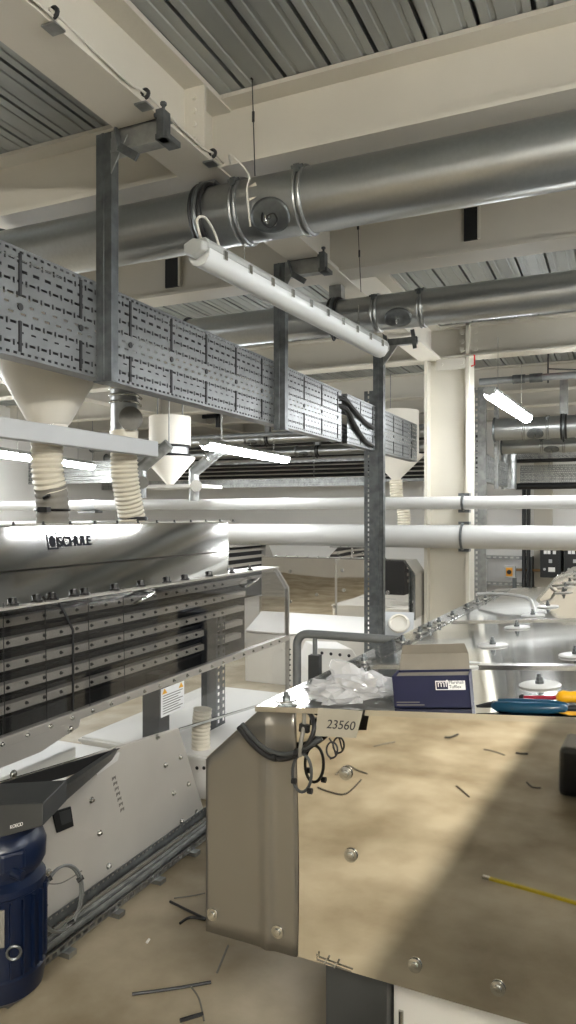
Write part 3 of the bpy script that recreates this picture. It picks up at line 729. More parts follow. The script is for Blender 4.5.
# grey sheet at near end of the skirt
s0 = [PX(-20, 745, LX+.004), PX(72, 716, LX+.004), PX(80, 720, LX+.004), PX(78, 727, LX+.004), PX(40, 752, LX+.004), PX(-20, 776, LX+.004)]
MB().prism(s0, (.003, 0, 0)).build('skirt_corner_sheet', M['satin'], t)
bolts(t, 'corner_bolt', [PX(70, 729, LX+.01), PX(13, 774, LX+.01)], X, .016, 'steel', .014)
# warning label
a, b = PX(161, 690, LX+.002), PX(184, 713, LX+.002)
wl = MB(); y0, y1_, z0, z1w = a.y, b.y, .60, .60; zc = PX(172, 699, LX).z
lab = MB(); lab.box((LX+.001, y0, zc-.07), (LX+.003, y1_, zc+.07)); lab_o = lab.build('warning_label', M['labelwhite'], t)
ln = MB()
for i in range(8): ln.box((LX+.003, y0+.015, zc+.03-.0125*i), (LX+.0036, y1_-.015-.02*(i % 3), zc+.034-.0125*i))
ln.build('label_print', M['inkgrey'], lab_o)
tri = MB()
for yy in (y0+.03, y1_-.03): tri.prism([(LX+.003, yy-.022, zc+.042), (LX+.003, yy+.022, zc+.042), (LX+.003, yy, zc+.068)], (.001, 0, 0))
tri.build('warning_triangle', M['yellow'], lab_o)
# inner posts seen through the skirt
a, b = PX(207, 680, LX-.2), PX(216, 680, LX-.2)
mb = MB(); mb.box((LX-.24, a.y, .25), (LX-.2, b.y, wz0+.2)); mb.build('inner_post', M['graphite'], t)
mb = MB(); b2 = PX(225, 680, LX-.2); mb.perf((LX-.2, b.y, .25), Y, Z, b2.y-b.y, [(.02, None), (.022, (.06, .025, .02))]*16); mb.build('inner_slotted_post', M['galvd'], t, solid=.002)
# satin lower plate with slanted far edge
PLX = -1.92
pl = [(.95, .03), (3.23, .03), (2.985, .532), (2.62, .568), (1.87, .622), (.95, .69)]
MB().prism([(PLX, y, z) for y, z in pl], (-.02, 0, 0)).build('lower_plate', M['plate'], t, bevel=.003)
bolts(t, 'plate_bolt', [PX(x_, y_, PLX) for x_, y_ in ((91, 800), (165, 765), (173, 793), (181, 821), (99, 833), (108, 866), (157, 737), (180, 757), (188, 784), (196, 812), (48, 872), (44, 905))], X, .013, 'steel', .014)
# black opening
oc = [PX(51, 812, PLX), PX(70, 806, PLX), PX(73, 826, PLX), PX(56, 833, PLX)]
MB().prism(oc, (.006, 0, 0)).build('inspection_opening', M['black'], t, bevel=.004)
mid = sum(oc, V((0,0,0)))/4
MB().prism([mid+(q-mid)*.6+V((0,.008,.006)) for q in oc], (.008, 0, 0)).build('opening_recess', M['graphite'], t)
# printed serial on plate
for i in range(7):
    p = PX(114+1.4*i, 778+5.2*i, PLX+.001); mb = MB()
    for k in range(4): mb.box((PLX, p.y-.012+.007*k, p.z-.009+.003*((i*3+k) % 3)), (PLX+.001, p.y-.009+.007*k, p.z+.006))
    mb.box((PLX, p.y-.012, p.z-.001), (PLX+.001, p.y+.012, p.z+.001)); mb.build('printed_marking', M['inkgrey'], t)
# gasket wedge and white flap
MB().prism([PX(-10, 786, PLX+.003), PX(60, 765, PLX+.003), PX(119, 748, PLX+.003), PX(90, 768, PLX+.003), PX(55, 780, PLX+.003), PX(-10, 792, PLX+.003)], (.006, 0, 0)).build('dark_gasket', M['black'], t)
MB().prism([PX(-10, 795, PLX+.012), PX(40, 784, PLX+.012), PX(66, 777, PLX+.012), PX(64, 782, PLX+.012), PX(40, 800, PLX+.012), PX(-10, 806, PLX+.012)], (.004, 0, 0)).build('white_flap', M['white'], t)
MB().prism([PX(93, 771, PLX+.004), PX(118, 752, PLX+.004), PX(116, 760, PLX+.004), PX(95, 775, PLX+.004)], (.01, 0, 0)).build('flap_tip', M['white'], t)
MB().prism([PX(93, 770, PLX+.015), PX(113, 755, PLX+.015), PX(112, 757.5, PLX+.015), PX(94, 772.5, PLX+.015)], (.002, 0, 0)).build('red_seam', M['red'], t)
# machine feet
for y in (1.28, 3.33):
    MB().box((-2.34, y-.05, 0), (-2.235, y+.05, wz0-.02)).build('support_leg', M['graphite'], t)

# blue motor on its dark beam
t = thing('drive_motor', 'blue drive motor hanging from a dark beam at the lower left corner', 'motor', (-1.62, 1.60, .19))
mc = V((-1.615, 1.58, 0)); z0 = CAM_H-1.365
R = .122
MB().lathe([(.02, 0), (.085, .005), (.115, .03), (R, .07), (R, .09), (R-.006, .095), (R-.006, .31), (R, .315), (R, .335), (.10, .35), (.10, .37)], mc+Z*z0, n=36).build('motor_body', M['blue'], t, smooth=True)
for k in range(22):
    a = 2*PI*k/22; d = V((math.cos(a), math.sin(a), 0)); mb = MB(); mb.beam(mc+d*(R-.004)+Z*(z0+.10), mc+d*(R-.004)+Z*(z0+.305), .005, .018, up=d)
    mb.build('cooling_fin', M['blue'], t)
MB().lathe([(.112, .365), (.122, .385), (.124, .43), (.115, .455), (.10, .47), (.10, .52)], mc+Z*z0, n=32).build('top_housing', M['blue'], t, smooth=True)
jb = MB(); dd = V((.86, -.5, 0)).normalized(); jb.beam(mc+dd*.09+Z*(z0+.415), mc+dd*.125+Z*(z0+.415), .07, .06); jb.build('terminal_box', M['blue'], t, bevel=.01)
mb = MB(); mb.cyl(mc+dd*.12+Z*(z0+.39), mc+dd*.135+V((.02,.01,z0+.385)), .014, n=12); mb.build('cable_gland', M['blue'], t)
dl = V((.62, -.78, 0)).normalized(); sl = dl.cross(Z)
pc = mc+dl*(R+.012)+Z*(z0+.25)
MB().beam(pc-Z*.05, pc+Z*.05, .05, .004, up=dl).build('rating_plate', M['cablegrey'], t)
MB().torus(mc+V((.86,-.5,0))*(R+.01)+Z*(z0+.175), dl, .018, .004, 16, 6).build('earth_ring', M['galvd'], t, smooth=True)
# beam
ny = 1.50
A_ = [PY(43, 812, ny), PY(43, 834, ny), PY(-40, 858, ny), PY(-40, 822, ny)]
B_ = [PX(118, 748, PLX+.03), PX(115, 757, PLX+.03), PX(70, 800, PLX+.03), PX(60, 776, PLX+.03)]
n1 = PY(43, 803, ny); n2 = PY(43, 826, ny); n3 = PY(-30, 846, ny); n4 = PY(-30, 806, ny)
q1 = PX(118, 749, PLX+.035); q2 = PX(112, 760, PLX+.035)
back = V((-.06, .16, 0))
bm_ = MB(); bm_.hull2([n1, n2, n3, n4], [p+back for p in (n1, n2, n3, n4)]); bm_.build('mount_beam', M['graphite'], t, bevel=.003)
g0 = PY(43, 802, ny+.02); g1 = PY(42, 822, ny+.02)
bm_ = MB(); bm_.hull2([g0, g1, g1+V((-.03,-.0,0)), g0+V((-.03,0,0))], [q1, q2, q2+V((-.02,0,0)), q1+V((-.02,0,0))]); bm_.build('brace_bar', M['blackmetal'], t)
text_obj('maker_mark', 'KOECO', .014, M['labelwhite'], (n2-n3).normalized(), Z, PY(10, 829, ny-.002), t, local=False, depth=.0006)

# white low housings behind the left machine
def housing(label, lo, hi, name='white_housing', bolts_=True, group=None):
    t = thing(name, label, 'machine housing', ((lo[0]+hi[0])/2, (lo[1]+hi[1])/2, lo[2]), group=group)
    MB().box(lo, hi).build('body', M['white'], t, bevel=.012)
    MB().box((lo[0]-.012, lo[1]-.012, hi[2]-.03), (hi[0]+.012, hi[1]+.012, hi[2]-.012)).build('rim', M['white'], t, bevel=.004)
    return t
hA = housing('low white housing seen through the clear skirt under the striped window', (-3.7, 1.4, 0), (-2.42, 3.2, .30))
for i in range(1): MB().box((-3.6, 2.30, .30), (-2.45, 2.32, .306)).build('lid_seam', M['greybar'], hA)
bolts(hA, 'lid_screw', [V((-2.5, 1.6+.12*i, .30)) for i in range(12)], Z, .008, 'darkbolt', .006)
MB().box((-2.9, 2.5, .30), (-2.55, 3.0, .36)).build('raised_lid', M['white'], hA, bevel=.01)
hB = housing('low white housing with a clear hose stub, beyond the slanted steel plate', (-2.9, 3.45, 0), (-1.35, 4.9, .245))
c = PZ(201, 748, .245)
pts, rr = hose_path([c, c+Z*.10, c+V((.01,0,.22))], .05, .004, .022)
MB().rings(pts, rr, 24).build('hose_stub', M['hose'], hB, smooth=True)
bolts(hB, 'side_screw', [PY(197, 768, 3.445), PY(204, 768, 3.445)], -Y, .010, 'darkbolt', .006)
# white sloping plate with screws behind the rail
t = thing('white_hopper', 'white sloping hopper side with a row of screws, behind the grey rail', 'hopper', (-1.7, 5.3, 0))
a = [PY(318, 648, 5.02), PY(352, 649, 5.02), PY(360, 662, 5.02), PY(360, 700, 5.02), PY(318, 700, 5.02), PY(308, 690, 5.02), PY(309, 670, 5.02)]
MB().hull2(a, [p+V((-.25, .35, -.02)) for p in a]).build('hopper_side', M['white'], t, bevel=.006)
MB().box((a[4].x-.02, 5.05, 0), (a[3].x-.02, 5.4, a[4].z+.02)).build('hopper_base', M['white'], t)
bolts(t, 'side_screw', [PY(322+9*i, 653+1.5*i*.6, 5.015) for i in range(4)], -Y, .012, 'darkbolt', .006)

# ================================================================== FLOOR CABLE TRAY AT THE FOOT OF THE PLATE
FX0, FX1 = -1.90, -1.78
t = thing('cable_tray', 'galvanised floor cable tray along the foot of the satin plate', 'cable tray', (-1.84, 2.3, 0))
for k in range(8):
    y = 1.2+.28*k; MB().box((FX0-.005, y-.02, 0), (FX1+.03, y+.02, .018)).build('foot_bracket', M['galv'], t)
MB().perf((FX0, 1.0, .018), Y, X, 2.35, [(.012, None), (.012, (.04, .024, .01)), (.012, None), (.012, (.04, .012, .02))]*2+[(.024, None)]).build('tray_base', M['galv'], t, solid=.002)
MB().perf((FX0, 1.0, .018), Y, Z, 2.35, [(.006, None), (.014, (.04, .024, .01)), (.03, None), (.008, (.03, .015, .01)), (.007, None)]).build('rear_wall', M['galv'], t, solid=.002)
MB().perf((FX1, 1.0, .018), Y, Z, 2.35, [(.006, None), (.014, (.04, .024, .01)), (.006, None)]).build('front_wall', M['galv'], t, solid=.002)
for k in range(5):
    pts = [V((FX0+.02+.019*k, 1.02+.2*i, .034+.008*((k*2) % 3)+.003*math.sin(i+k))) for i in range(12)]
    tag(MB().rings(smoothpath(pts, 3), .009 if k % 2 else .012, 8).build('floor_cable', M['cablegrey' if k % 2 else 'galv'], smooth=True), 'grey cable lying lengthwise in the floor cable tray', 'cable', 'cables in the floor tray')
# loop of grey cable
lc = PX(61, 899, PLX+.16); 
t = thing('cable_loop', 'tied loop of grey cable standing at the foot of the satin plate', 'cable', lc-Z*.14)
u, w = V((.35, .93, 0)).normalized(), Z
mb = MB(); L = [lc + u*(.075*math.cos(a)) + w*(.112*math.sin(a)) for a in [2*PI*k/32 for k in range(32)]]
mb.rings(L, .0042, 8, closed=True); mb.rings([p+V((.009,.002,.004)) for p in L], .0042, 8, closed=True); mb.build('loop', M['rail'], t, smooth=True)
for a in (.4, 2.3, 5.2):
    p = lc + u*(.075*math.cos(a)) + w*(.112*math.sin(a)); MB().cyl(p-V((.003,.008,.003)), p+V((.010,.010,.007)), .009, n=8).build('tie', M['black'], t)
p = lc+w*.09
MB().rings(smoothpath([lc+u*.07*-1+w*.08, lc+w*.055, lc+u*.08+w*.07], 6), .002, 6).build('thin_wire', M['cablegrey'], t, smooth=True)

# scraps on the floor
def scrap(label, pts, r=.0035, m='black', group='cable tie offcuts on the floor', name='cable_tie_offcut'):
    tag(MB().rings(smoothpath([V((p[0], p[1], r+.001)) if len(p) == 2 else V(p) for p in pts], 4), r, 6).build(name, M[m], smooth=True), label, 'cable scrap', group)
def fl(px, py): p = PZ(px, py, 0); return (p.x, p.y)
scrap('long straight black cable tie on the open floor', [fl(132, 996), fl(170, 991), fl(211, 984)], .005)
scrap('thin grey wire curving down beside the long black tie', [fl(191, 988), fl(199, 1000), fl(204, 1022)], .003, 'cablegrey')
scrap('short black tie at the bottom edge of the photo', [fl(180, 1023), fl(203, 1016)], .006)
scrap('black tie slanting toward the polished machine corner', [fl(170, 903), fl(188, 912), fl(207, 921)], .005)
scrap('bent black tie below the slanting one', [fl(180, 925), fl(190, 919), fl(205, 921)], .005)
scrap('faint thin tie above the slanting one', [fl(174, 899), fl(190, 897), fl(205, 894)], .0025, 'cablegrey')
scrap('grey stick lying under the polished panel edge', [fl(217, 974), fl(228, 947)], .004, 'cablegrey')
scrap('tiny white chip on the aisle floor', [fl(147, 944), fl(149, 941)], .005, 'white')

# ================================================================== FOREGROUND POLISHED MACHINE
YAW = math.radians(-1.8)
FG0 = CAMP + ray(207, 930)*(1.05/415.0); FG0.z = 0
av = V((math.sin(-YAW), math.cos(YAW), 0)); bv = V((math.cos(YAW), math.sin(YAW), 0))   # length / width directions
t = FG = thing('polishing_machine', 'polished steel machine in the foreground with mirror front and bolted cover', 'machine', FG0, YAW)
def L_(p): d = V(p)-FG0; return V((d.dot(bv), d.dot(av), d.z))
def onpanel(px, py, off=0.0):
    r = ray(px, py); k = ((FG0-CAMP).dot(av)-off)/r.dot(av); return L_(CAMP+r*k)
c_bl = onpanel(207, 930); c_ml = onpanel(207, 757); c_tl = onpanel(262, 707); c_tr = onpanel(576, 718); c_br = onpanel(576, 1036)
zbot = c_bl.z; W = 2.0; slope = (c_tr.z-c_tl.z)/(c_tr.x-c_tl.x)
ridge = c_tl.x + 1.0
def topz(u): return c_tl.z + slope*(min(u, 2*ridge-u)-c_tl.x)
W = 2*ridge
LEN = 3.15
# front mirror panel
pts = [(0, 0, zbot), (W, 0, zbot), (W, 0, c_ml.z), (W-c_tl.x, 0, topz(c_tl.x)), (ridge, 0, topz(ridge)), (c_tl.x, 0, c_tl.z), (0, 0, c_ml.z)]
MB().prism(pts, (0, .004, 0)).build('front_panel', M['mirror'], t, local=True)
# casing body behind (sides, bottom)
bd = MB(); bp = [(p[0]+(.006 if p[0] < 1 else -.006), .006, p[2]-.006 if p[2] > zbot+.1 else p[2]+.002) for p in pts]
bd.prism(bp, (0, LEN, 0)); bd.build('casing', M['satin'], t, local=True)
# satin sheet with a rounded fold, in place of a grey reflection at the corner
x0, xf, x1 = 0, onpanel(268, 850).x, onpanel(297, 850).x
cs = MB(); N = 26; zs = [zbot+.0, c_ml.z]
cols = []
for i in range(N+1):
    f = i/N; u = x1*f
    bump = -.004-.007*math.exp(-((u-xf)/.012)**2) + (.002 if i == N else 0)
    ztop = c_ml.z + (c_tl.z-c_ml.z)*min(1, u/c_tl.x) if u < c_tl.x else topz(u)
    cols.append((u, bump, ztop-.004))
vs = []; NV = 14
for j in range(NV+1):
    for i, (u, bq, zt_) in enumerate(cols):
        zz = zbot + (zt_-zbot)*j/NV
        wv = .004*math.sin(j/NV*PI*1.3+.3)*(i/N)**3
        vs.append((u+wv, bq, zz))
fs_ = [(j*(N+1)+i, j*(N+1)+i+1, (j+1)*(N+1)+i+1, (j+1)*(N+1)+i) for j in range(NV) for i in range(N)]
cs.add(vs, fs_); cs.build('reflection_sheet', M['sheet'], t, local=True, smooth=True, solid=.002)
# top cover: two slopes plus chamfers
EX = .018
def slab(p, q, r_, s_, th, name, m, bev=0): MB().hull2([p, q, r_, s_], [V(v)-Z*th for v in (p, q, r_, s_)]).build(name, M[m], t, local=True, bevel=bev)
T = lambda u, v, dz=0: V((u, v, topz(u)+dz))
slab(T(c_tl.x-.01, -EX, .006), T(ridge, -EX, .006), T(ridge, LEN, .006), T(c_tl.x-.01, LEN, .006), .013, 'top_cover', 'mirrortop')
slab(T(ridge, -EX, .006), T(W-c_tl.x, -EX, .006), T(W-c_tl.x, LEN, .006), T(ridge, LEN, .006), .013, 'top_cover', 'mirrortop')
for sg in (0, 1):
    u0, u1 = (0, c_tl.x) if sg == 0 else (W, W-c_tl.x)
    a = [V((u0, 0, c_ml.z)), V((u1, -EX*0, c_tl.z)), V((u1, LEN, c_tl.z)), V((u0, LEN, c_ml.z))]
    MB().hull2(a, [p-Z*.008 for p in a]).build('shoulder_plate', M['satin'], t, local=True)
def ontop(px, py, dz=.006):
    r = ray(px, py); rl = V((r.dot(bv), r.dot(av), r.z)); o = CAMP-FG0; ol = V((o.dot(bv), o.dot(av), CAM_H))
    # z = c + slope*(u - c_tl.x)
    k = (c_tl.z+dz - slope*c_tl.x + slope*ol.x - ol.z)/(rl.z - slope*rl.x); return ol+rl*k
# seam lips across the cover
s1 = ontop(520, 668).y
for v, w_ in ((s1, .035), (s1+1.0, .02)):
    slab(T(c_tl.x+.1, v, .0125), T(ridge, v, .0125), T(ridge, v+w_, .0125), T(c_tl.x+.1, v+w_, .0125), .0065, 'cover_seam', 'steel')
# clear strip along the left edge with bolts
slab(T(c_tl.x+.01, .02, .011), T(c_tl.x+.09, .02, .011), T(c_tl.x+.09, LEN-.1, .011), T(c_tl.x+.01, LEN-.1, .011), .005, 'edge_strip', 'clear')
up = V((-slope, 0, 1)).normalized()
def topbolts(name, pts, big):
    first = None
    for p in pts:
        if first is None:
            mb = MB()
            if big:
                mb.lathe([(.047, 0), (.049, .003), (.045, .006), (.0, .0065)], V((0,0,0)), up, 28)
                first = mb.build(name, M['disc'], t, local=True, smooth=True); first.location = p
                k = MB(); k.cyl(up*.006, up*.013, .011, n=6); k.cyl(up*.013, up*.022, .008, n=6); k.cyl(up*.022, up*.030, .005, n=10); k.build('stud_nut', M['galvd'], first, local=True)
            else:
                mb.lathe([(.027, 0), (.027, .004), (.0, .0045)], V((0,0,0)), up, 16); first = mb.build(name, M['steel'], t, local=True, smooth=True); first.location = p
                k = MB(); k.cyl(up*.004, up*.012, .010, n=6); k.cyl(up*.012, up*.022, .006, n=10); k.build('stud_nut', M['galvd'], first, local=True)
        else: clone(first, p, t)
topbolts('clamp_disc', [ontop(x_, y_) for x_, y_ in ((540, 686), (576, 656), (493, 646), (517, 628), (548, 607), (533, 616), (466, 666))], True)
row = [ontop(x_, y_, .011) for x_, y_ in ((324, 702), (349, 688), (366, 672), (389, 661), (416, 641), (436, 632), (449, 627), (461, 622), (476, 615), (489, 607), (497, 602), (505, 598), (512, 594))]
topbolts('edge_bolt', [T(c_tl.x+.055, p.y, .011) for p in row if p.y < LEN-.15], False)
# panel screws in the front
first = None
for x_, y_ in ((346, 773), (351, 855), (415, 965), (498, 988), (214, 913), (279, 930)):
    p = onpanel(x_, y_); p.y = -.002 if x_ > 300 else -.007
    if first is None:
        mb = MB(); mb.lathe([(.0155, 0), (.0155, .003), (.009, .004), (.009, .008), (.005, .009)], V((0,0,0)), -Y, 20); first = mb.build('panel_screw', M['steel'], t, local=True, smooth=True); first.location = p
    else: clone(first, p, t)
# wire staple hooks on the lower edge
p = onpanel(318, 958); mb = MB(); mb.rings([p+V((0,-.006,.012)), p+V((0,-.006,.0)), p+V((.05,-.006,-.004)), p+V((.085,-.006,-.006))], .002, 6); mb.cyl(p+V((.02,-.008,-.004)), p+V((.026,-.008,.008)), .0025, n=6); mb.cyl(p+V((.045,-.008,-.006)), p+V((.051,-.008,.006)), .0025, n=6)
mb.build('edge_hook', M['steel'], t, local=True)
# legs and white base cabinet
l0, l1 = onpanel(327, 1000, -.06).x, onpanel(388, 1000, -.06).x
for u, v in ((l0, .05), (W-.5, .05), (l0, LEN-.3), (W-.5, LEN-.3)):
    lg_ = MB(); lg_.box((u, v, .012), (u+l1-l0, v+.12, zbot+.01)); lo_ = lg_.build('leg', M['graphite'], t, local=True, bevel=.004)
    MB().box((u-.03, v-.03, 0), (u+l1-l0+.03, v+.15, .012)).build('foot_plate', M['graphite'], lo_, local=True)
w0 = onpanel(392, 1000, -.08).x
wc = MB(); wc.box((w0, .09, .0), (W-.55, LEN-.5, zbot-.005)); wco = wc.build('base_cabinet', M['white'], t, local=True, bevel=.004)
p = onpanel(401, 1019, -.088); MB().cyl(p-Z*.02, p+Z*.02, .006, n=10).build('cabinet_hinge', M['steel'], wco, local=True)
p = onpanel(401, 1019, -.088); MB().box((w0+.035, .086, .02), (W-.6, .09, zbot-.03)).build('cabinet_door', M['white'], wco, local=True)
# grey tube rail on the left side of the machine
Yr = 2.84
r0 = PY(297, 700, Yr); r1_ = PY(297, 633, Yr); r2_ = PY(404, 637, Yr)
pts = [V((r0.x, Yr, .25)), V((r0.x, Yr, r1_.z-.05))] + arc((r0.x+.05, Yr, r1_.z-.05), -X, Z, .05, 0, PI/2, 6) + [V((r2_.x, Yr, r1_.z)), V((r2_.x+.06, Yr+.0, r1_.z-.02))]
gr = MB(); gr.rings(pts, .018, 14); q0 = PY(315, 640, Yr)
gr.cyl((q0.x, Yr, r1_.z), (q0.x, Yr, r1_.z-.09), .010, n=10)
grail = thing('guard_rail', 'grey bent tube rail standing beside the polished machine', 'rail', (r0.x, Yr, 0))
gr.build('rail_tube', M['rail'], grail, smooth=True)
MB().box((q0.x-.024, Yr-.02, 0), (q0.x+.024, Yr+.02, r1_.z-.085)).build('rail_post', M['graphite'], grail, bevel=.003)
MB().box((r0.x-.05, Yr-.05, 0), (r0.x+.05, Yr+.05, .01)).build('rail_foot', M['graphite'], grail)
MB().cyl((r0.x, Yr, .01), (r0.x, Yr, .26), .018, n=14).build('rail_leg', M['rail'], grail, smooth=True)
# raised hood at far end of the machine
v0 = 2.35
def hd_(px, py): 
    r = ray(px, py); k = ((FG0-CAMP).dot(av)+v0)/r.dot(av); return L_(CAMP+r*k)
ha, hbq, hcq = hd_(537, 602), hd_(558, 577), hd_(600, 566)
hp = [V((ha.x, v0, topz(ha.x))), V((hbq.x, v0, hbq.z)), V((hcq.x+.2, v0, hcq.z+.02)), V((W-ha.x, v0, hcq.z-.1)), V((W-ha.x, v0, topz(ha.x)))]
MB().prism(hp, (0, LEN-v0, 0)).build('raised_hood', M['mirror'], t, local=True)
ed = MB(); ed.beam(hp[0]+V((0,-.004,.004)), hp[1]+V((0,-.004,.004)), .014, .012); ed.beam(hp[1]+V((0,-.004,.004)), hp[2]+V((0,-.004,.004)), .014, .012); ed.build('hood_rim', M['steel'], t, local=True)
bolts_pts = [hp[1].lerp(hp[2], f)+V((0, .02, .006)) for f in (.05, .2, .35, .5)]
f_ = None
for p in bolts_pts:
    if f_ is None:
        mb = MB(); mb.cyl(V((0,0,0)), Z*.012, .010, n=6); f_ = mb.build('hood_bolt', M['steel'], t, local=True); f_.location = p
    else: clone(f_, p, t)
# white bent tube over the far end
a, b, c_ = ontop(478, 594, .05), ontop(527, 598, .05), ontop(534, 612, .0)
mb = MB(); mb.rings(smoothpath([a+Z*.0, a.lerp(b, .5)+Z*.01, b+Z*.0, b.lerp(c_, .5)+V((.01,0,-.005)), c_], 5), .008, 10); mb.build('bent_tube', M['pipe'], t, local=True, smooth=True)
# machine-end motor of this row (seen in the reflections)
t2 = thing('drive_motor', 'blue drive motor behind the polished machine, seen only as a reflection', 'motor', (-.95, 5.1, 0))
MB().lathe([(.02, 0), (.085, .005), (.122, .05), (.122, .33), (.10, .35), (.10, .40), (.122, .42), (.12, .50), (.05, .53)], V((-.95, 5.1, .28)), n=32).build('motor_body', M['blue'], t2, smooth=True)
MB().box((-1.05, 5.0, 0), (-.85, 5.2, .285)).build('pedestal', M['graphite'], t2)

# ------------------------------------------------------------------ things on the foreground machine
def W_(p): return FG0 + bv*p.x + av*p.y + Z*p.z
# paper tag
tg = thing('paper_tag', 'grey paper tag with the handwritten number 23560 on the mirror front', 'tag', W_(onpanel(338, 738, .03)), YAW)
def tl(px, py, off): return onpanel(px, py, off)-L_(tg.location)
q = [tl(318, 708, .026), tl(363, 711, .026), tl(356, 738, .034), tl(315, 736, .034)]
MB().prism(q, (0, .0015, 0)).build('tag_sheet', M['tagpaper'], tg, local=True)
xd = (q[1]-q[0]).normalized(); yd = (q[0]-q[3]).normalized()
text_obj('handwritten_number', '23560', .028, M['ink'], xd, yd, tl(326, 728, .032), tg, depth=.0007, shear=.12)
# cable bundle
cb = thing('cable_bundle', 'drooping bundle of dark cables tied at the corner of the mirror front', 'cable', W_(onpanel(290, 760, .03)), YAW)
def cl_(px, py, off=.03): return onpanel(px, py, off)-L_(cb.location)
def strand(pts, r, m, nm): MB().rings(smoothpath([cl_(*p) for p in pts], 6), r, 10).build(nm, M[m], cb, local=True, smooth=True)
strand([(239, 727, .02), (252, 743, .03), (268, 756, .035), (286, 758, .035), (304, 750, .035), (316, 740, .03), (324, 722, .0)], .0075, 'cableblack', 'cable')
strand([(242, 724, .02), (256, 741, .03), (270, 751, .04), (288, 754, .04), (306, 747, .04), (322, 738, .03)], .006, 'graphite', 'cable')
strand([(308, 709, .0), (314, 724, .03), (311, 738, .04), (303, 750, .04), (296, 757, .035)], .0055, 'cableblack', 'cable')
strand([(304, 709, .0), (304, 726, .03), (301, 742, .045), (300, 756, .04)], .005, 'cablegrey', 'cable')
MB().rings([V(p) for p in [cl_(302+9.5*math.cos(a), 773+19*math.sin(a), .035) for a in [2*PI*k/24 for k in range(24)]]], .0038, 8, closed=True).build('tied_loop', M['graphite'], cb, local=True, smooth=True)
for p in ((275, 757), (297, 753), (294, 781), (310, 791)):
    c = cl_(p[0], p[1], .04); MB().cyl(c-X*.005, c+X*.005, .0105 if p[1] < 770 else .007, n=10).build('cable_tie', M['black'], cb, local=True)
MB().beam(cl_(300, 727, .03), cl_(309, 729, .03), .012, .018).build('connector', M['black'], cb, local=True)
# small loose tie loop beside the tag
sl_ = MB(); sl_.rings([W_(onpanel(332+5.5*math.cos(a), 750+8*math.sin(a), .02)) for a in [2*PI*k/20 for k in range(20)]], .0022, 6, closed=True)
sl_.rings([W_(onpanel(x_, y_, .02)) for x_, y_ in ((329, 738), (333, 744), (336, 756), (330, 759))], .002, 6)
tag(sl_.build('tie_loop', M['black'], smooth=True), 'small black tie loop hanging just below the paper tag', 'cable tie')
# blue carton
ca = onpanel(394, 716); cbx = onpanel(470, 719); ca.y = .004
bw = (cbx-ca).x; th_ = math.atan(slope)
bx = thing('fastener_carton', 'open dark blue carton with grey inside and white label on the machine cover', 'box', W_(V((ca.x, ca.y, topz(ca.x)+.007))), YAW)
bx.rotation_euler = (0, -th_, YAW+.13)
bh, bdp = .071, .07
mb = MB(); mb.box((0, 0, 0), (bw, .003, bh)); mb.box((0, bdp-.003, 0), (bw, bdp, bh)); mb.box((0, 0, 0), (.003, bdp, bh)); mb.box((bw-.003, 0, 0), (bw, bdp, bh)); mb.box((0, 0, 0), (bw, bdp, .003))
mb.build('carton_body', M['carton'], bx, local=True)
MB().box((.004, .004, .003), (bw-.004, bdp-.004, bh*.93)).build('carton_filling', M['card'], bx, local=True)
fl_ = MB(); fl_.hull2([V((.004, bdp, bh)), V((bw-.004, bdp, bh)), V((bw-.006, bdp+.02, bh+.033)), V((.008, bdp+.02, bh+.033))], [V((.004, bdp+.002, bh)), V((bw-.004, bdp+.002, bh)), V((bw-.006, bdp+.022, bh+.033)), V((.008, bdp+.022, bh+.033))])
fl_.build('lid_flap', M['card'], bx, local=True)
fl2 = MB(); fl2.hull2([V((.008, bdp+.02, bh+.033)), V((bw-.006, bdp+.02, bh+.033)), V((bw-.012, bdp+.012, bh+.056)), V((.014, bdp+.012, bh+.056))], [V((.008, bdp+.022, bh+.033)), V((bw-.006, bdp+.022, bh+.033)), V((bw-.012, bdp+.014, bh+.056)), V((.014, bdp+.014, bh+.056))])
fl2.build('lid_tuck', M['card'], bx, local=True, bevel=.001)
lx0, lx1, lz0, lz1 = bw*.565, bw*.945, bh*.56, bh*.84
lo = MB(); lo.box((lx0, -.0012, lz0), (lx1, 0, lz1)); cl = lo.build('brand_label', M['labelwhite'], bx, local=True)
MB().box((lx0+.002, -.0018, lz0+.002), (lx0+(lx1-lx0)*.42, -.0012, lz1-.002)).build('label_field', M['carton'], cl, local=True)
text_obj('label_initials', 'mf', .022, M['labelwhite'], X, Z, (lx0+.004, -.002, lz0+.007), cl, depth=.0003)
text_obj('label_wording', 'Marshall\nTufflex', .0096, M['carton'], X, Z, (lx0+(lx1-lx0)*.45, -.0014, lz0+.0135), cl, depth=.0003)
sm = MB()
for i in range(2): sm.box((.006, -.0012, .006+.006*i), (bw*(.34 if i else .40), 0, .008+.006*i))
sm.build('small_print', M['inkgrey'], bx, local=True)
# crumpled plastic bag
random.seed(11)
def bag():
    bm = bmesh.new(); bmesh.ops.create_icosphere(bm, subdivisions=4, radius=1)
    from mathutils import noise
    for v in bm.verts:
        p = v.co.copy(); n = noise.noise(p*2.2)*.45 + abs(noise.noise(p*4.5))*.5 - .1 + abs(noise.noise(p*9))*.25
        q = p*(1+n); 
        v.co = V((q.x*.105 + .02*noise.noise(p*3+V((5,0,0))), q.y*.06, max(q.z, -.30)*.055))
        v.co.z *= max(.18, 1.1-abs(p.x+.1)**1.3*.95)
    me = bpy.data.meshes.new('plastic_bag'); bm.to_mesh(me); bm.free(); me.materials.append(M['film'])
    o = bpy.data.objects.new('plastic_bag', me); C.objects.link(o); return o
bg = bag(); c = ontop(348, 703); bg.location = W_(V((c.x, max(c.y, .075), topz(c.x)+.027))); bg.rotation_euler = (0, -th_, YAW+.1)
tag(bg, 'crumpled clear plastic bag left of the blue carton', 'bag')
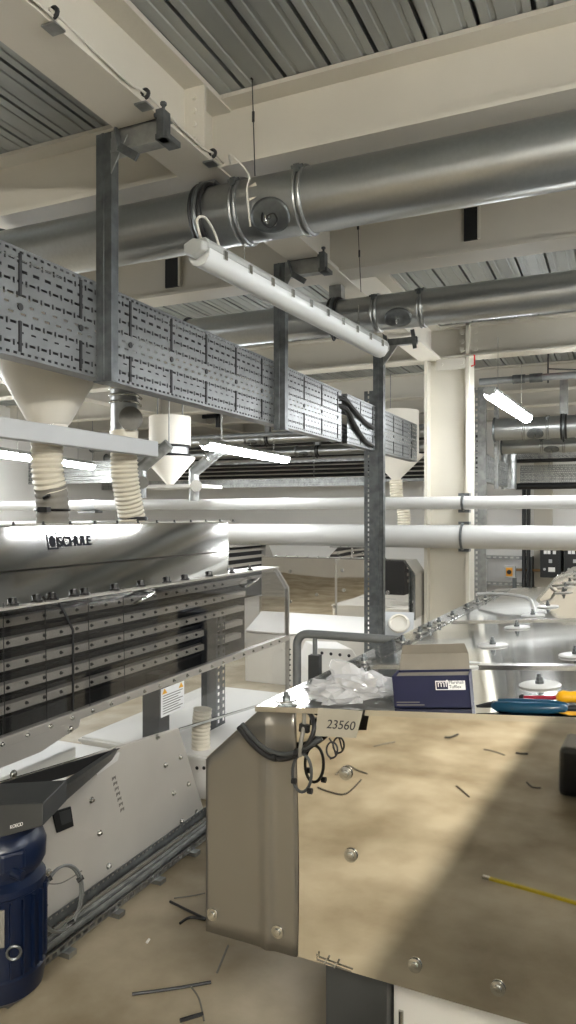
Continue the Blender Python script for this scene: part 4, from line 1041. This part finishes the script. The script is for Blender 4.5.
# hand tools
def tool_frame(name, label, px, py, ang, minv):
    c = ontop(px, py); o = thing(name, label, 'tool', W_(V((c.x, max(c.y, minv), topz(c.x)+.0065))), YAW)
    o.rotation_euler = (0, -th_, YAW+ang); return o
pk = tool_frame('pliers', 'teal handled pliers with black pointed jaws on the front edge of the cover', 488, 713, math.radians(-1.5), .012)
def taper(pts, rads, nm, m, par, n=12): MB().rings([V(p) for p in pts], rads, n).build(nm, M[m], par, local=True, smooth=True)
taper([(-.030, .004, .008), (-.012, .005, .010), (.006, .007, .012), (.02, .008, .012)], [.0012, .004, .0065, .007], 'jaw', 'blackmetal', pk)
taper([(-.027, -.002, .007), (-.012, -.001, .009), (.006, -.002, .012), (.02, -.003, .012)], [.0012, .0035, .006, .007], 'jaw', 'blackmetal', pk)
MB().cyl((.012, .003, .004), (.012, .003, .021), .006, n=14).build('pivot', M['steel'], pk, local=True)
taper([(.008, .010, .0115), (.018, .016, .0118), (.05, .019, .0118), (.12, .018, .0118), (.152, .012, .0118), (.158, .011, .0118)], [.006, .0105, .0115, .0115, .008, .004], 'handle', 'teal', pk)
taper([(.008, -.004, .0115), (.018, -.010, .0118), (.05, -.013, .0118), (.12, -.012, .0118), (.152, -.006, .0118), (.158, -.005, .0118)], [.006, .0105, .0115, .0115, .008, .004], 'handle', 'teal', pk)
taper([(.150, .004, .010), (.18, .006, .010), (.26, .01, .010)], [.006, .007, .007], 'tail', 'blackmetal', pk)
sd = tool_frame('screwdriver', 'screwdriver with red shaft and yellow handle behind the pliers', 522, 703, math.radians(2), .06)
taper([(-.005, 0, .012), (.0, 0, .012), (.005, 0, .012)], [.004, .007, .007], 'tip_collar', 'blackmetal', sd)
taper([(.0, 0, .0115), (.06, 0, .012), (.078, 0, .0125)], [.0042, .0045, .0055], 'shaft', 'red', sd)
taper([(.072, 0, .0125), (.078, 0, .0125), (.088, 0, .0145), (.10, 0, .0145), (.14, 0, .0155), (.18, 0, .0155), (.19, 0, .0145)], [.006, .0125, .014, .0115, .0145, .0145, .006], 'handle', 'yellow', sd, 16)

# ------------------------------------------------------------------ the rear aisle that the mirror front shows
def refl_floor(px, py):
    """floor point seen in the mirror front"""
    r = ray(px, py); k = (FG0-CAMP).dot(av)/r.dot(av); p = CAMP+r*k; d = r - av*(2*r.dot(av)); s = -p.z/d.z; q = p+d*s; return q
for lbl, pp, r, m in (
    ('short dark wire end on the rear aisle floor', ((458, 787), (464, 792), (470, 798)), .004, 'black'),
    ('bent dark wire on the rear aisle floor', ((526, 782), (532, 787), (541, 788)), .004, 'black'),
    ('thin wire on the rear aisle floor near the machine', ((484, 747), (494, 750), (504, 754)), .004, 'cablegrey'),
    ('small brown tie on the rear aisle floor', ((447, 735), (453, 735), (460, 732)), .007, 'darkbolt'),
    ('thick brown tie on the rear aisle floor', ((515, 752), (521, 753), (527, 753)), .007, 'darkbolt'),
    ('long thin wire on the rear aisle floor', ((373, 745), (385, 742), (396, 740)), .004, 'cablegrey'),
    ('curled wire on the rear aisle floor', ((335, 775), (345, 766), (356, 771), (366, 775)), .004, 'cablegrey'),
    ('crossed dark wire on the rear aisle floor', ((318, 788), (330, 793), (345, 795), (360, 781)), .004, 'black')):
    q = [refl_floor(*p) for p in pp]; scrap(lbl, [(p.x, p.y) for p in q], r, m, 'wire scraps in the rear aisle')
q0, q1 = refl_floor(483, 878), refl_floor(590, 908); dd = (q1-q0).normalized()
rl = thing('folding_rule', 'yellow measuring rule with a metal tip on the rear aisle floor', 'rule', (q0+q1)/2)
MB().beam(V((q0.x, q0.y, .006))+dd*.03, V((q1.x, q1.y, .006)), .016, .01).build('rule_body', M['tapeyellow'], rl)
MB().beam(V((q0.x, q0.y, .006)), V((q0.x, q0.y, .006))+dd*.03, .018, .011).build('metal_tip', M['steel'], rl)
# dark foot opposite
q = refl_floor(583, 800)
mb = MB(); mb.box((q.x-.12, q.y-.35, 0), (q.x+.35, q.y, .28)); tag(mb.build('tool_case', M['blackmetal'], bevel=.03), 'black tool case on the rear aisle floor', 'case')

t = thing('shade_block', 'long grey unseen box added behind the camera to shade the rear aisle floor', 'cabinet', (.7, -1.5, 0))  # unseen box with doors, added to throw the shade on the mirrored floor
MB().box((.12, -3.6, .06), (1.1, .25, 1.26)).build('cabinet_body', M['greybar'], t, bevel=.01)
MB().box((.10, -3.63, 1.26), (1.12, .28, 1.30)).build('block_top', M['greybar'], t, bevel=.006)
MB().box((.16, -3.55, 0), (1.06, .20, .06)).build('plinth', M['graphite'], t)
for k in range(4): MB().box((.112, -3.55+.95*k, .09), (.12, -2.63+.95*k, 1.24)).build('cabinet_door', M['greybar'], t, bevel=.003)
# ================================================================== MACHINES FARTHER DOWN THE AISLE
def mirror_machine(label, y, px0, pxs, px1, yt, yb, chL, depth, skirt=True):
    a, b = PY(px0, yt, y), PY(px1, yt, y); zt_ = b.z; zb_ = PY(px1, yb, y).z
    t = thing('polishing_machine', label, 'machine', ((a.x+b.x)/2, y, 0))
    ch = .11
    s = PY(pxs, yt, y).x
    MB().prism([(a.x, y, zb_), (s-.012, y, zb_), (s-.012, y, zt_), (a.x+(ch if chL else 0), y, zt_), (a.x, y, zt_-(ch if chL else 0))], (0, .006, 0)).build('front_panel', M['mirror'], t)
    MB().prism([(s+.012, y, zb_), (b.x, y, zb_), (b.x, y, zt_-ch*1.1), (b.x-ch*.8, y, zt_), (s+.012, y, zt_)], (0, .006, 0)).build('front_panel', M['mirror'], t)
    MB().prism([(a.x+.01, y+.008, zb_), (b.x-.01, y+.008, zb_), (b.x-.01, y+.008, zt_-ch*1.15), (b.x-ch*.85, y+.008, zt_-.01), (a.x+ch, y+.008, zt_-.01), (a.x+.01, y+.008, zt_-ch)], (0, depth, 0)).build('casing', M['satin'], t)
    MB().beam((a.x, y-.004, zt_+.004), (b.x-ch*.8, y-.004, zt_+.004), .02, .012).build('top_rim', M['steel'], t)
    e = MB(); e.beam((b.x-ch*.8, y-.004, zt_+.002), (b.x+.004, y-.004, zt_-ch*1.1), .02, .014, up=Y); e.beam((b.x+.004, y-.004, zt_-ch*1.1), (b.x+.004, y-.004, zb_), .02, .014, up=Y); e.build('side_rim', M['steel'], t)
    bolts(t, 'rim_bolt', [V((a.x+.15+.11*i, y+.0, zt_+.01)) for i in range(int((b.x-a.x-.3)/.11))], Z, .012, 'steel', .014)
    bolts(t, 'panel_bolt', [V((a.x+(b.x-a.x)*f, y, zb_+(zt_-zb_)*g)) for f, g in ((.2, .75), (.38, .35), (.55, .8), (.56, .45), (.78, .8), (.84, .45), (.2, .2), (.5, .15))], -Y, .018, 'steel', .012)
    if skirt:
        MB().box((a.x+.02, y+.02, .0), (b.x-.02, y+depth, zb_)).build('white_base', M['white'], t)
        MB().prism([(a.x, y-.001, zb_), (b.x-.05, y-.001, zb_), (b.x-.05, y-.35, zb_-.14), (a.x, y-.35, zb_-.14)], (0, 0, -.012)).build('white_apron', M['white'], t)
        MB().box((a.x, y-.35, 0), (b.x-.05, y+.02, zb_-.16)).build('white_plinth', M['white'], t)
    return t
m2 = mirror_machine('dark mirror-fronted machine behind the grey rail, crossed by the slotted upright', 6.45, 262, 336, 414, 561, 620, False, .45)
# round port on the machine apron
pc = PY(399, 624, 5.95)
t = thing('inspection_port', 'white round port on a grey square plate beside the upright', 'port', pc)
nr = V((.15, -.75, .65)).normalized(); uu = nr.cross(Z).normalized()*-1; ww = nr.cross(uu)*-1
MB().prism([pc+uu*a*.12+ww*b*.12 for a, b in ((-1,-1),(1,-1),(1,1),(-1,1))], -nr*.02).build('port_plate', M['greybar'], t, bevel=.004)
MB().lathe([(.085, 0), (.09, .012), (.085, .024), (.07, .026), (.066, .012), (.0, .010)], pc, nr, 28).build('port_ring', M['offwhite'], t, smooth=True)
MB().cyl((pc.x, pc.y+.05, 0), (pc.x, pc.y+.05, pc.z-.02), .03, n=12).build('port_stand', M['galvd'], t)
m3 = mirror_machine('farthest mirror machine with sloping shoulder, left of the upright under the white pipes', 9.2, 330, 352, 372, 548, 575, True, .5, True)
# second striped machine in the next row
sx = -4.05
t = thing('sifter_machine', 'distant striped machine in the next row, above the end of the smoked window', 'machine', (sx, 6.8, 0))
y0_, y1_ = 5.6, PX(270, 560, sx).y
zt_, zb_ = PX(250, 546, sx).z, .55
MB().box((sx-.5, y0_, zb_), (sx-.06, y1_, zt_)).build('deck_core', M['darkvoid'], t)
for k in range(5):
    z = zt_-.05-.085*k; MB().box((sx-.06, y0_, z-.016), (sx-.03, y1_-.1, z+.016)).build('sieve_deck', M['satin'], t)
MB().prism([(sx, y1_-.12, zb_), (sx, y1_+.08, zb_), (sx, y1_+.08, zt_-.14), (sx, y1_-.04, zt_), (sx, y1_-.12, zt_)], (-.5, 0, 0)).build('end_casing', M['satin'], t)
MB().box((sx-.52, y0_, zt_), (sx+.01, y1_-.03, zt_+.012)).build('top_flange', M['satin'], t)
MB().box((sx-.48, y0_+.1, 0), (sx-.1, y1_-.1, zb_)).build('white_base', M['white'], t)

# ================================================================== FAR BACKGROUND
# cross trays with black cables (mid left)
def cross_tray(label, px0, px1, py0, py1, y, ncab, group=None, x0=None, x1=None, m='galv'):
    z0, z1_ = PY((px0+px1)/2, py1, y).z, PY((px0+px1)/2, py0, y).z
    xa = PY(px0, 480, y).x if x0 is None else x0; xb = PY(px1, 480, y).x if x1 is None else x1
    tray(label, (xa, y, z0), X, xb-xa, z1_-z0, .08, Y, group, m=m)
    return xa, xb, z0, z1_
xa, xb, za, zb2 = cross_tray('bright perforated cross tray below the black cables, mid left', 60, 366, 480, 488, 11.3, 0)
n = 0
for k in range(9):
    z = CAM_H + .60+.115*k*.62 + (.05 if k > 4 else 0)
    tag(MB().cyl((-7.5, 11.55+.02*(k % 2), z), (-1.9, 11.55+.02*(k % 2), z), .026, n=8).build('power_cable', M['cableblack'], smooth=True),
        'thick black cable running across the far wall, mid left', 'cable', 'black cables along the far wall')
for zz in (CAM_H+.575, CAM_H+.925):
    t = thing('cable_ladder', ('lower' if zz < CAM_H+.7 else 'upper')+' galvanised ladder carrying the black cables on the far wall', 'cable tray', (-4.7, 11.6, zz))
    MB().box((-7.6, 11.52, zz-.03), (-1.85, 11.53, zz+.012)).build('side_rail', M['galv'], t)
    MB().box((-7.6, 11.68, zz-.03), (-1.85, 11.69, zz+.012)).build('side_rail', M['galv'], t)
    for k in range(19): MB().box((-7.4+.3*k, 11.53, zz-.02), (-7.37+.3*k, 11.68, zz-.012)).build('rung', M['galv'], t)
cross_tray('perforated tray far left, behind the ribbed hoses', -30, 112, 463, 484, 9.4, 0)
# right side
xa, xb, za, zb2 = cross_tray('upper perforated cross tray at the right edge, beyond the ducts', 508, 640, 449, 461, 11.6, 0)
xa, xb, za, zb2 = cross_tray('lower perforated cross tray at the right edge, above the fat black cable', 520, 640, 464, 483, 11.62, 0)
for zpx, r, nm in ((460.5, .028, 'thin'), (486, .05, 'fat')):
    z = PY(545, zpx, 11.5).z
    tag(MB().cyl((PY(508 if r < .04 else 516, 480, 11.5).x, 11.5, z), (3.5, 11.5, z), r, n=10).build('power_cable', M['cableblack'], smooth=True), nm+' black cable along the perforated trays at the right edge', 'cable')
tray('short bright perforated tray running away beside the galvanised strut', (PY(482, 480, 8.9).x, 8.9, CAM_H+.41), Y, 2.3, .33, .08, -X, m='galv')
mb = MB(); c = PY(509, 470, 11.2); mb.cyl(c-Z*.28, c+Z*.28, .11, n=20)
t_ = mb.build('duct_stub', M['galv'], smooth=True); tag(t_, 'short upright galvanised stub at the end of the short tray', 'duct')
# galvanised struts
def strut(label, px0, px1, y, z1_, z0=0.0):
    a, b = PY(px0, 500, y), PY(px1, 500, y); t = thing('galvanised_strut', label, 'strut', ((a.x+b.x)/2, y, z0))
    w = b.x-a.x
    MB().perf((a.x, y, z0), X, Z, w*.45, [(.03, None), (.03, (1, w*.16, w*.14))]*int((z1_-z0)/.06)).build('slotted_face', M['galv'], t, solid=.002)
    mb = MB(); mb.box((a.x+w*.45, y-.004, z0), (b.x, y+.04, z1_)); mb.build('plain_face', M['galv'], t)
strut('tall galvanised strut just right of the column', 474, 486, 8.5, BZ)
strut('short bright galvanised drop strut right of the tall strut', 494, 498, 8.6, BZ, CAM_H+.30)
# wall frame with slotted rails
yw = 12.3
t = thing('rail_frame', 'wall frame of slotted rails behind the orange switch', 'frame', (PY(505, 560, yw).x, yw, .2))
for py in (557, 583, 606):
    a, b = PY(480, py, yw), PY(530, py, yw); MB().perf((a.x, yw, a.z-.03), X, Z, b.x-a.x, [(.02, None), (.022, (.09, .05, .03)), (.02, None)]).build('slotted_rail', M['galv'], t, solid=.003)
a, b = PY(480, 612, yw), PY(480, 556, yw); MB().box((a.x-.01, yw-.01, 0), (a.x+.02, yw+.3, b.z)).build('frame_upright', M['galvd'], t)
a = PY(530, 560, yw); MB().box((a.x, yw, 0), (a.x+.03, yw+.3, b.z)).build('frame_upright', M['galvd'], t)
# orange switch
a, b = PY(504.5, 566, 12.2), PY(515.5, 578, 12.2)
t = thing('isolator_switch', 'grey and orange rotary switch box on a post at the far wall', 'switch', ((a.x+b.x)/2, 12.2, 0))
MB().box((a.x, 12.2, b.z), (b.x, 12.29, a.z)).build('switch_box', M['greybar'], t, bevel=.01)
MB().box((a.x+.025, 12.193, b.z+.025), (b.x-.045, 12.2, a.z-.025)).build('orange_face', M['orange'], t)
c = V(((a.x+b.x)/2-.01, 12.193, (a.z+b.z)/2)); MB().cyl(c, c-Y*.03, .035, n=16).build('rotary_knob', M['ink'], t)
MB().box((b.x-.05, 12.21, 0), (b.x+.01, 12.26, b.z)).build('switch_post', M['galvd'], t)
# black vertical cables
for k, px in enumerate((524, 528.5)):
    x_ = PY(px, 500, 12.15).x
    tag(MB().cyl((x_, 12.15, .0), (x_, 12.15, CAM_H+.48), .032, n=10).build('vertical_cable', M['cableblack'], smooth=True), ('left' if k == 0 else 'right')+' one of the two black vertical cables at the far wall', 'cable', 'vertical black cables')
# control cabinets
def cabinet(label, px0, px1):
    yc = 12.0; a, b = PY(px0, 548, yc), PY(px1, 578, yc)
    t = thing('control_cabinet', label, 'cabinet', ((a.x+b.x)/2, yc, b.z))
    MB().box((a.x, yc, b.z), (b.x, YF-.001, a.z)).build('cabinet_body', M['blackmetal'], t, bevel=.01)
    MB().box((a.x+.03, yc-.006, b.z+.03), (b.x-.03, yc, a.z-.03)).build('cabinet_door', M['blackmetal'], t)
    MB().box((a.x+.1, YF-.02, b.z-.02), (b.x-.1, YF-.001, b.z)).build('wall_mount', M['galvd'], t)
    w = b.x-a.x; h = a.z-b.z
    for f in (.25, .42, .68):
        MB().box((a.x+w*f-.02, yc-.012, a.z-h*.2), (a.x+w*f+.025, yc-.006, a.z-h*.08)).build('indicator', M['labelwhite'], t)
    MB().box((a.x+w*.42, yc-.012, a.z-h*.5), (a.x+w*.58, yc-.006, a.z-h*.38)).build('display', M['greybar'], t)
    MB().box((a.x+w*.4, yc-.012, a.z-h*.8), (a.x+w*.72, yc-.006, a.z-h*.65)).build('name_plate', M['labelwhite'], t)
    MB().cyl((a.x+w*.22, yc-.006, a.z-h*.72), (a.x+w*.22, yc-.03, a.z-h*.72), .02, n=12).build('selector', M['greybar'], t)
cabinet('left black control cabinet on the far wall at the right', 540, 561)
cabinet('right black control cabinet on the far wall, cut by the photo edge', 564, 586)
mb = MB(); z = PY(528, 570, 12.4).z; mb.cyl((PY(514, 570, 12.4).x, 12.4, z), (PY(541, 570, 12.4).x, 12.4, z), .022, n=10); tag(mb.build('copper_pipe', M['copper'], smooth=True), 'short brown pipe between the orange switch and the black cabinet', 'pipe')
# far cream pilaster behind
struct(MB().box((PY(534, 500, 12.45).x, 12.45, 0), (PY(552, 500, 12.45).x, YF, DZ)).build('pilaster', M['cream']))
# sprinkler-like grey conduit under the far beams
t = thing('conduit_pipe', 'grey conduit with joint collars crossing right of the column top', 'pipe', (-.5, 7.9, CAM_H+1.2))
z = PY(520, 379, 7.6).z
MB().cyl((-1.3, 7.6, z), (XR-.02, 7.6, z), .035, n=16).build('conduit', M['rail'], t, smooth=True)
for px in (519, 536): 
    x_ = PY(px, 379, 7.6).x; MB().cyl((x_-.06, 7.6, z), (x_+.06, 7.6, z), .045, n=16).build('collar', M['galvd'], t, smooth=True)
x_ = PY(548, 379, 7.6).x; MB().cyl((x_, 7.6, z-.06), (x_, 7.6, DZ), .008, n=8).build('hanger_rod', M['darkbolt'], t)
MB().cyl((x_, 7.6, z+.08), (x_+.35, 7.55, z+.03), .007, n=8).build('brace_wire', M['darkbolt'], t)
t = thing('conduit_pipe', 'thin grey pipe crossing behind the long tray left of the column', 'pipe', (-4.7, 8.85, CAM_H+1.08))
MB().cyl((-7.5, 8.85, CAM_H+1.08), (-1.9, 8.85, CAM_H+1.08), .03, n=14).build('conduit', M['rail'], t, smooth=True)
for x_ in (-6.5, -2.6): MB().cyl((x_, 8.85, CAM_H+1.1), (x_, 8.85, DZ), .006, n=8).build('hanger_rod', M['galv'], t)
# red alarm disc on the deck
c = PZ(549, 351, BZ+.12); t = thing('alarm_sounder', 'red round alarm on the deck at the right edge', 'alarm', c)
MB().lathe([(.10, .0), (.11, .03), (.09, .07), (.05, .08)], c, n=24).build('sounder_body', M['redbright'], t, smooth=True)
MB().cyl(c+Z*.07, (c.x, c.y, DZ), .02, n=10).build('mount_stem', M['redbright'], t)
# red J mark on the far beam
mb = MB(); yq = 6.796; a = PY(474.5, 355, yq); mb.rings([a+V((-.01,0,0)), a, a-Z*.09, a+V((-.03,0,-.10))], .007, 6); mb.build('red_mark', M['redbright'], cross[5])

# ================================================================== CAMERA, WORLD, LOOK
cam = bpy.data.cameras.new('camera'); co = bpy.data.objects.new('camera', cam); C.objects.link(co)
cam.sensor_fit = 'VERTICAL'; cam.sensor_height = 24; cam.lens = FOC/1024*24; cam.shift_y = 3/1024
cam.clip_start = .05; cam.clip_end = 60
co.location = CAMP; co.rotation_euler = (PI/2, 0, TH)
sc = bpy.context.scene; sc.camera = co
w = bpy.data.worlds.new('world'); sc.world = w; w.use_nodes = True
w.node_tree.nodes['Background'].inputs[0].default_value = (.8, .82, .85, 1); w.node_tree.nodes['Background'].inputs[1].default_value = .2
sc.view_settings.view_transform = 'Standard'; sc.view_settings.look = 'None'; sc.view_settings.gamma = 1; sc.view_settings.use_curve_mapping = False
sc.view_settings.exposure = .82
try:
    sc.cycles.use_denoising = True; sc.cycles.max_bounces = 10; sc.cycles.transparent_max_bounces = 16
    sc.cycles.sample_clamp_indirect = 8; sc.cycles.caustics_reflective = False; sc.cycles.caustics_refractive = False
except Exception: pass
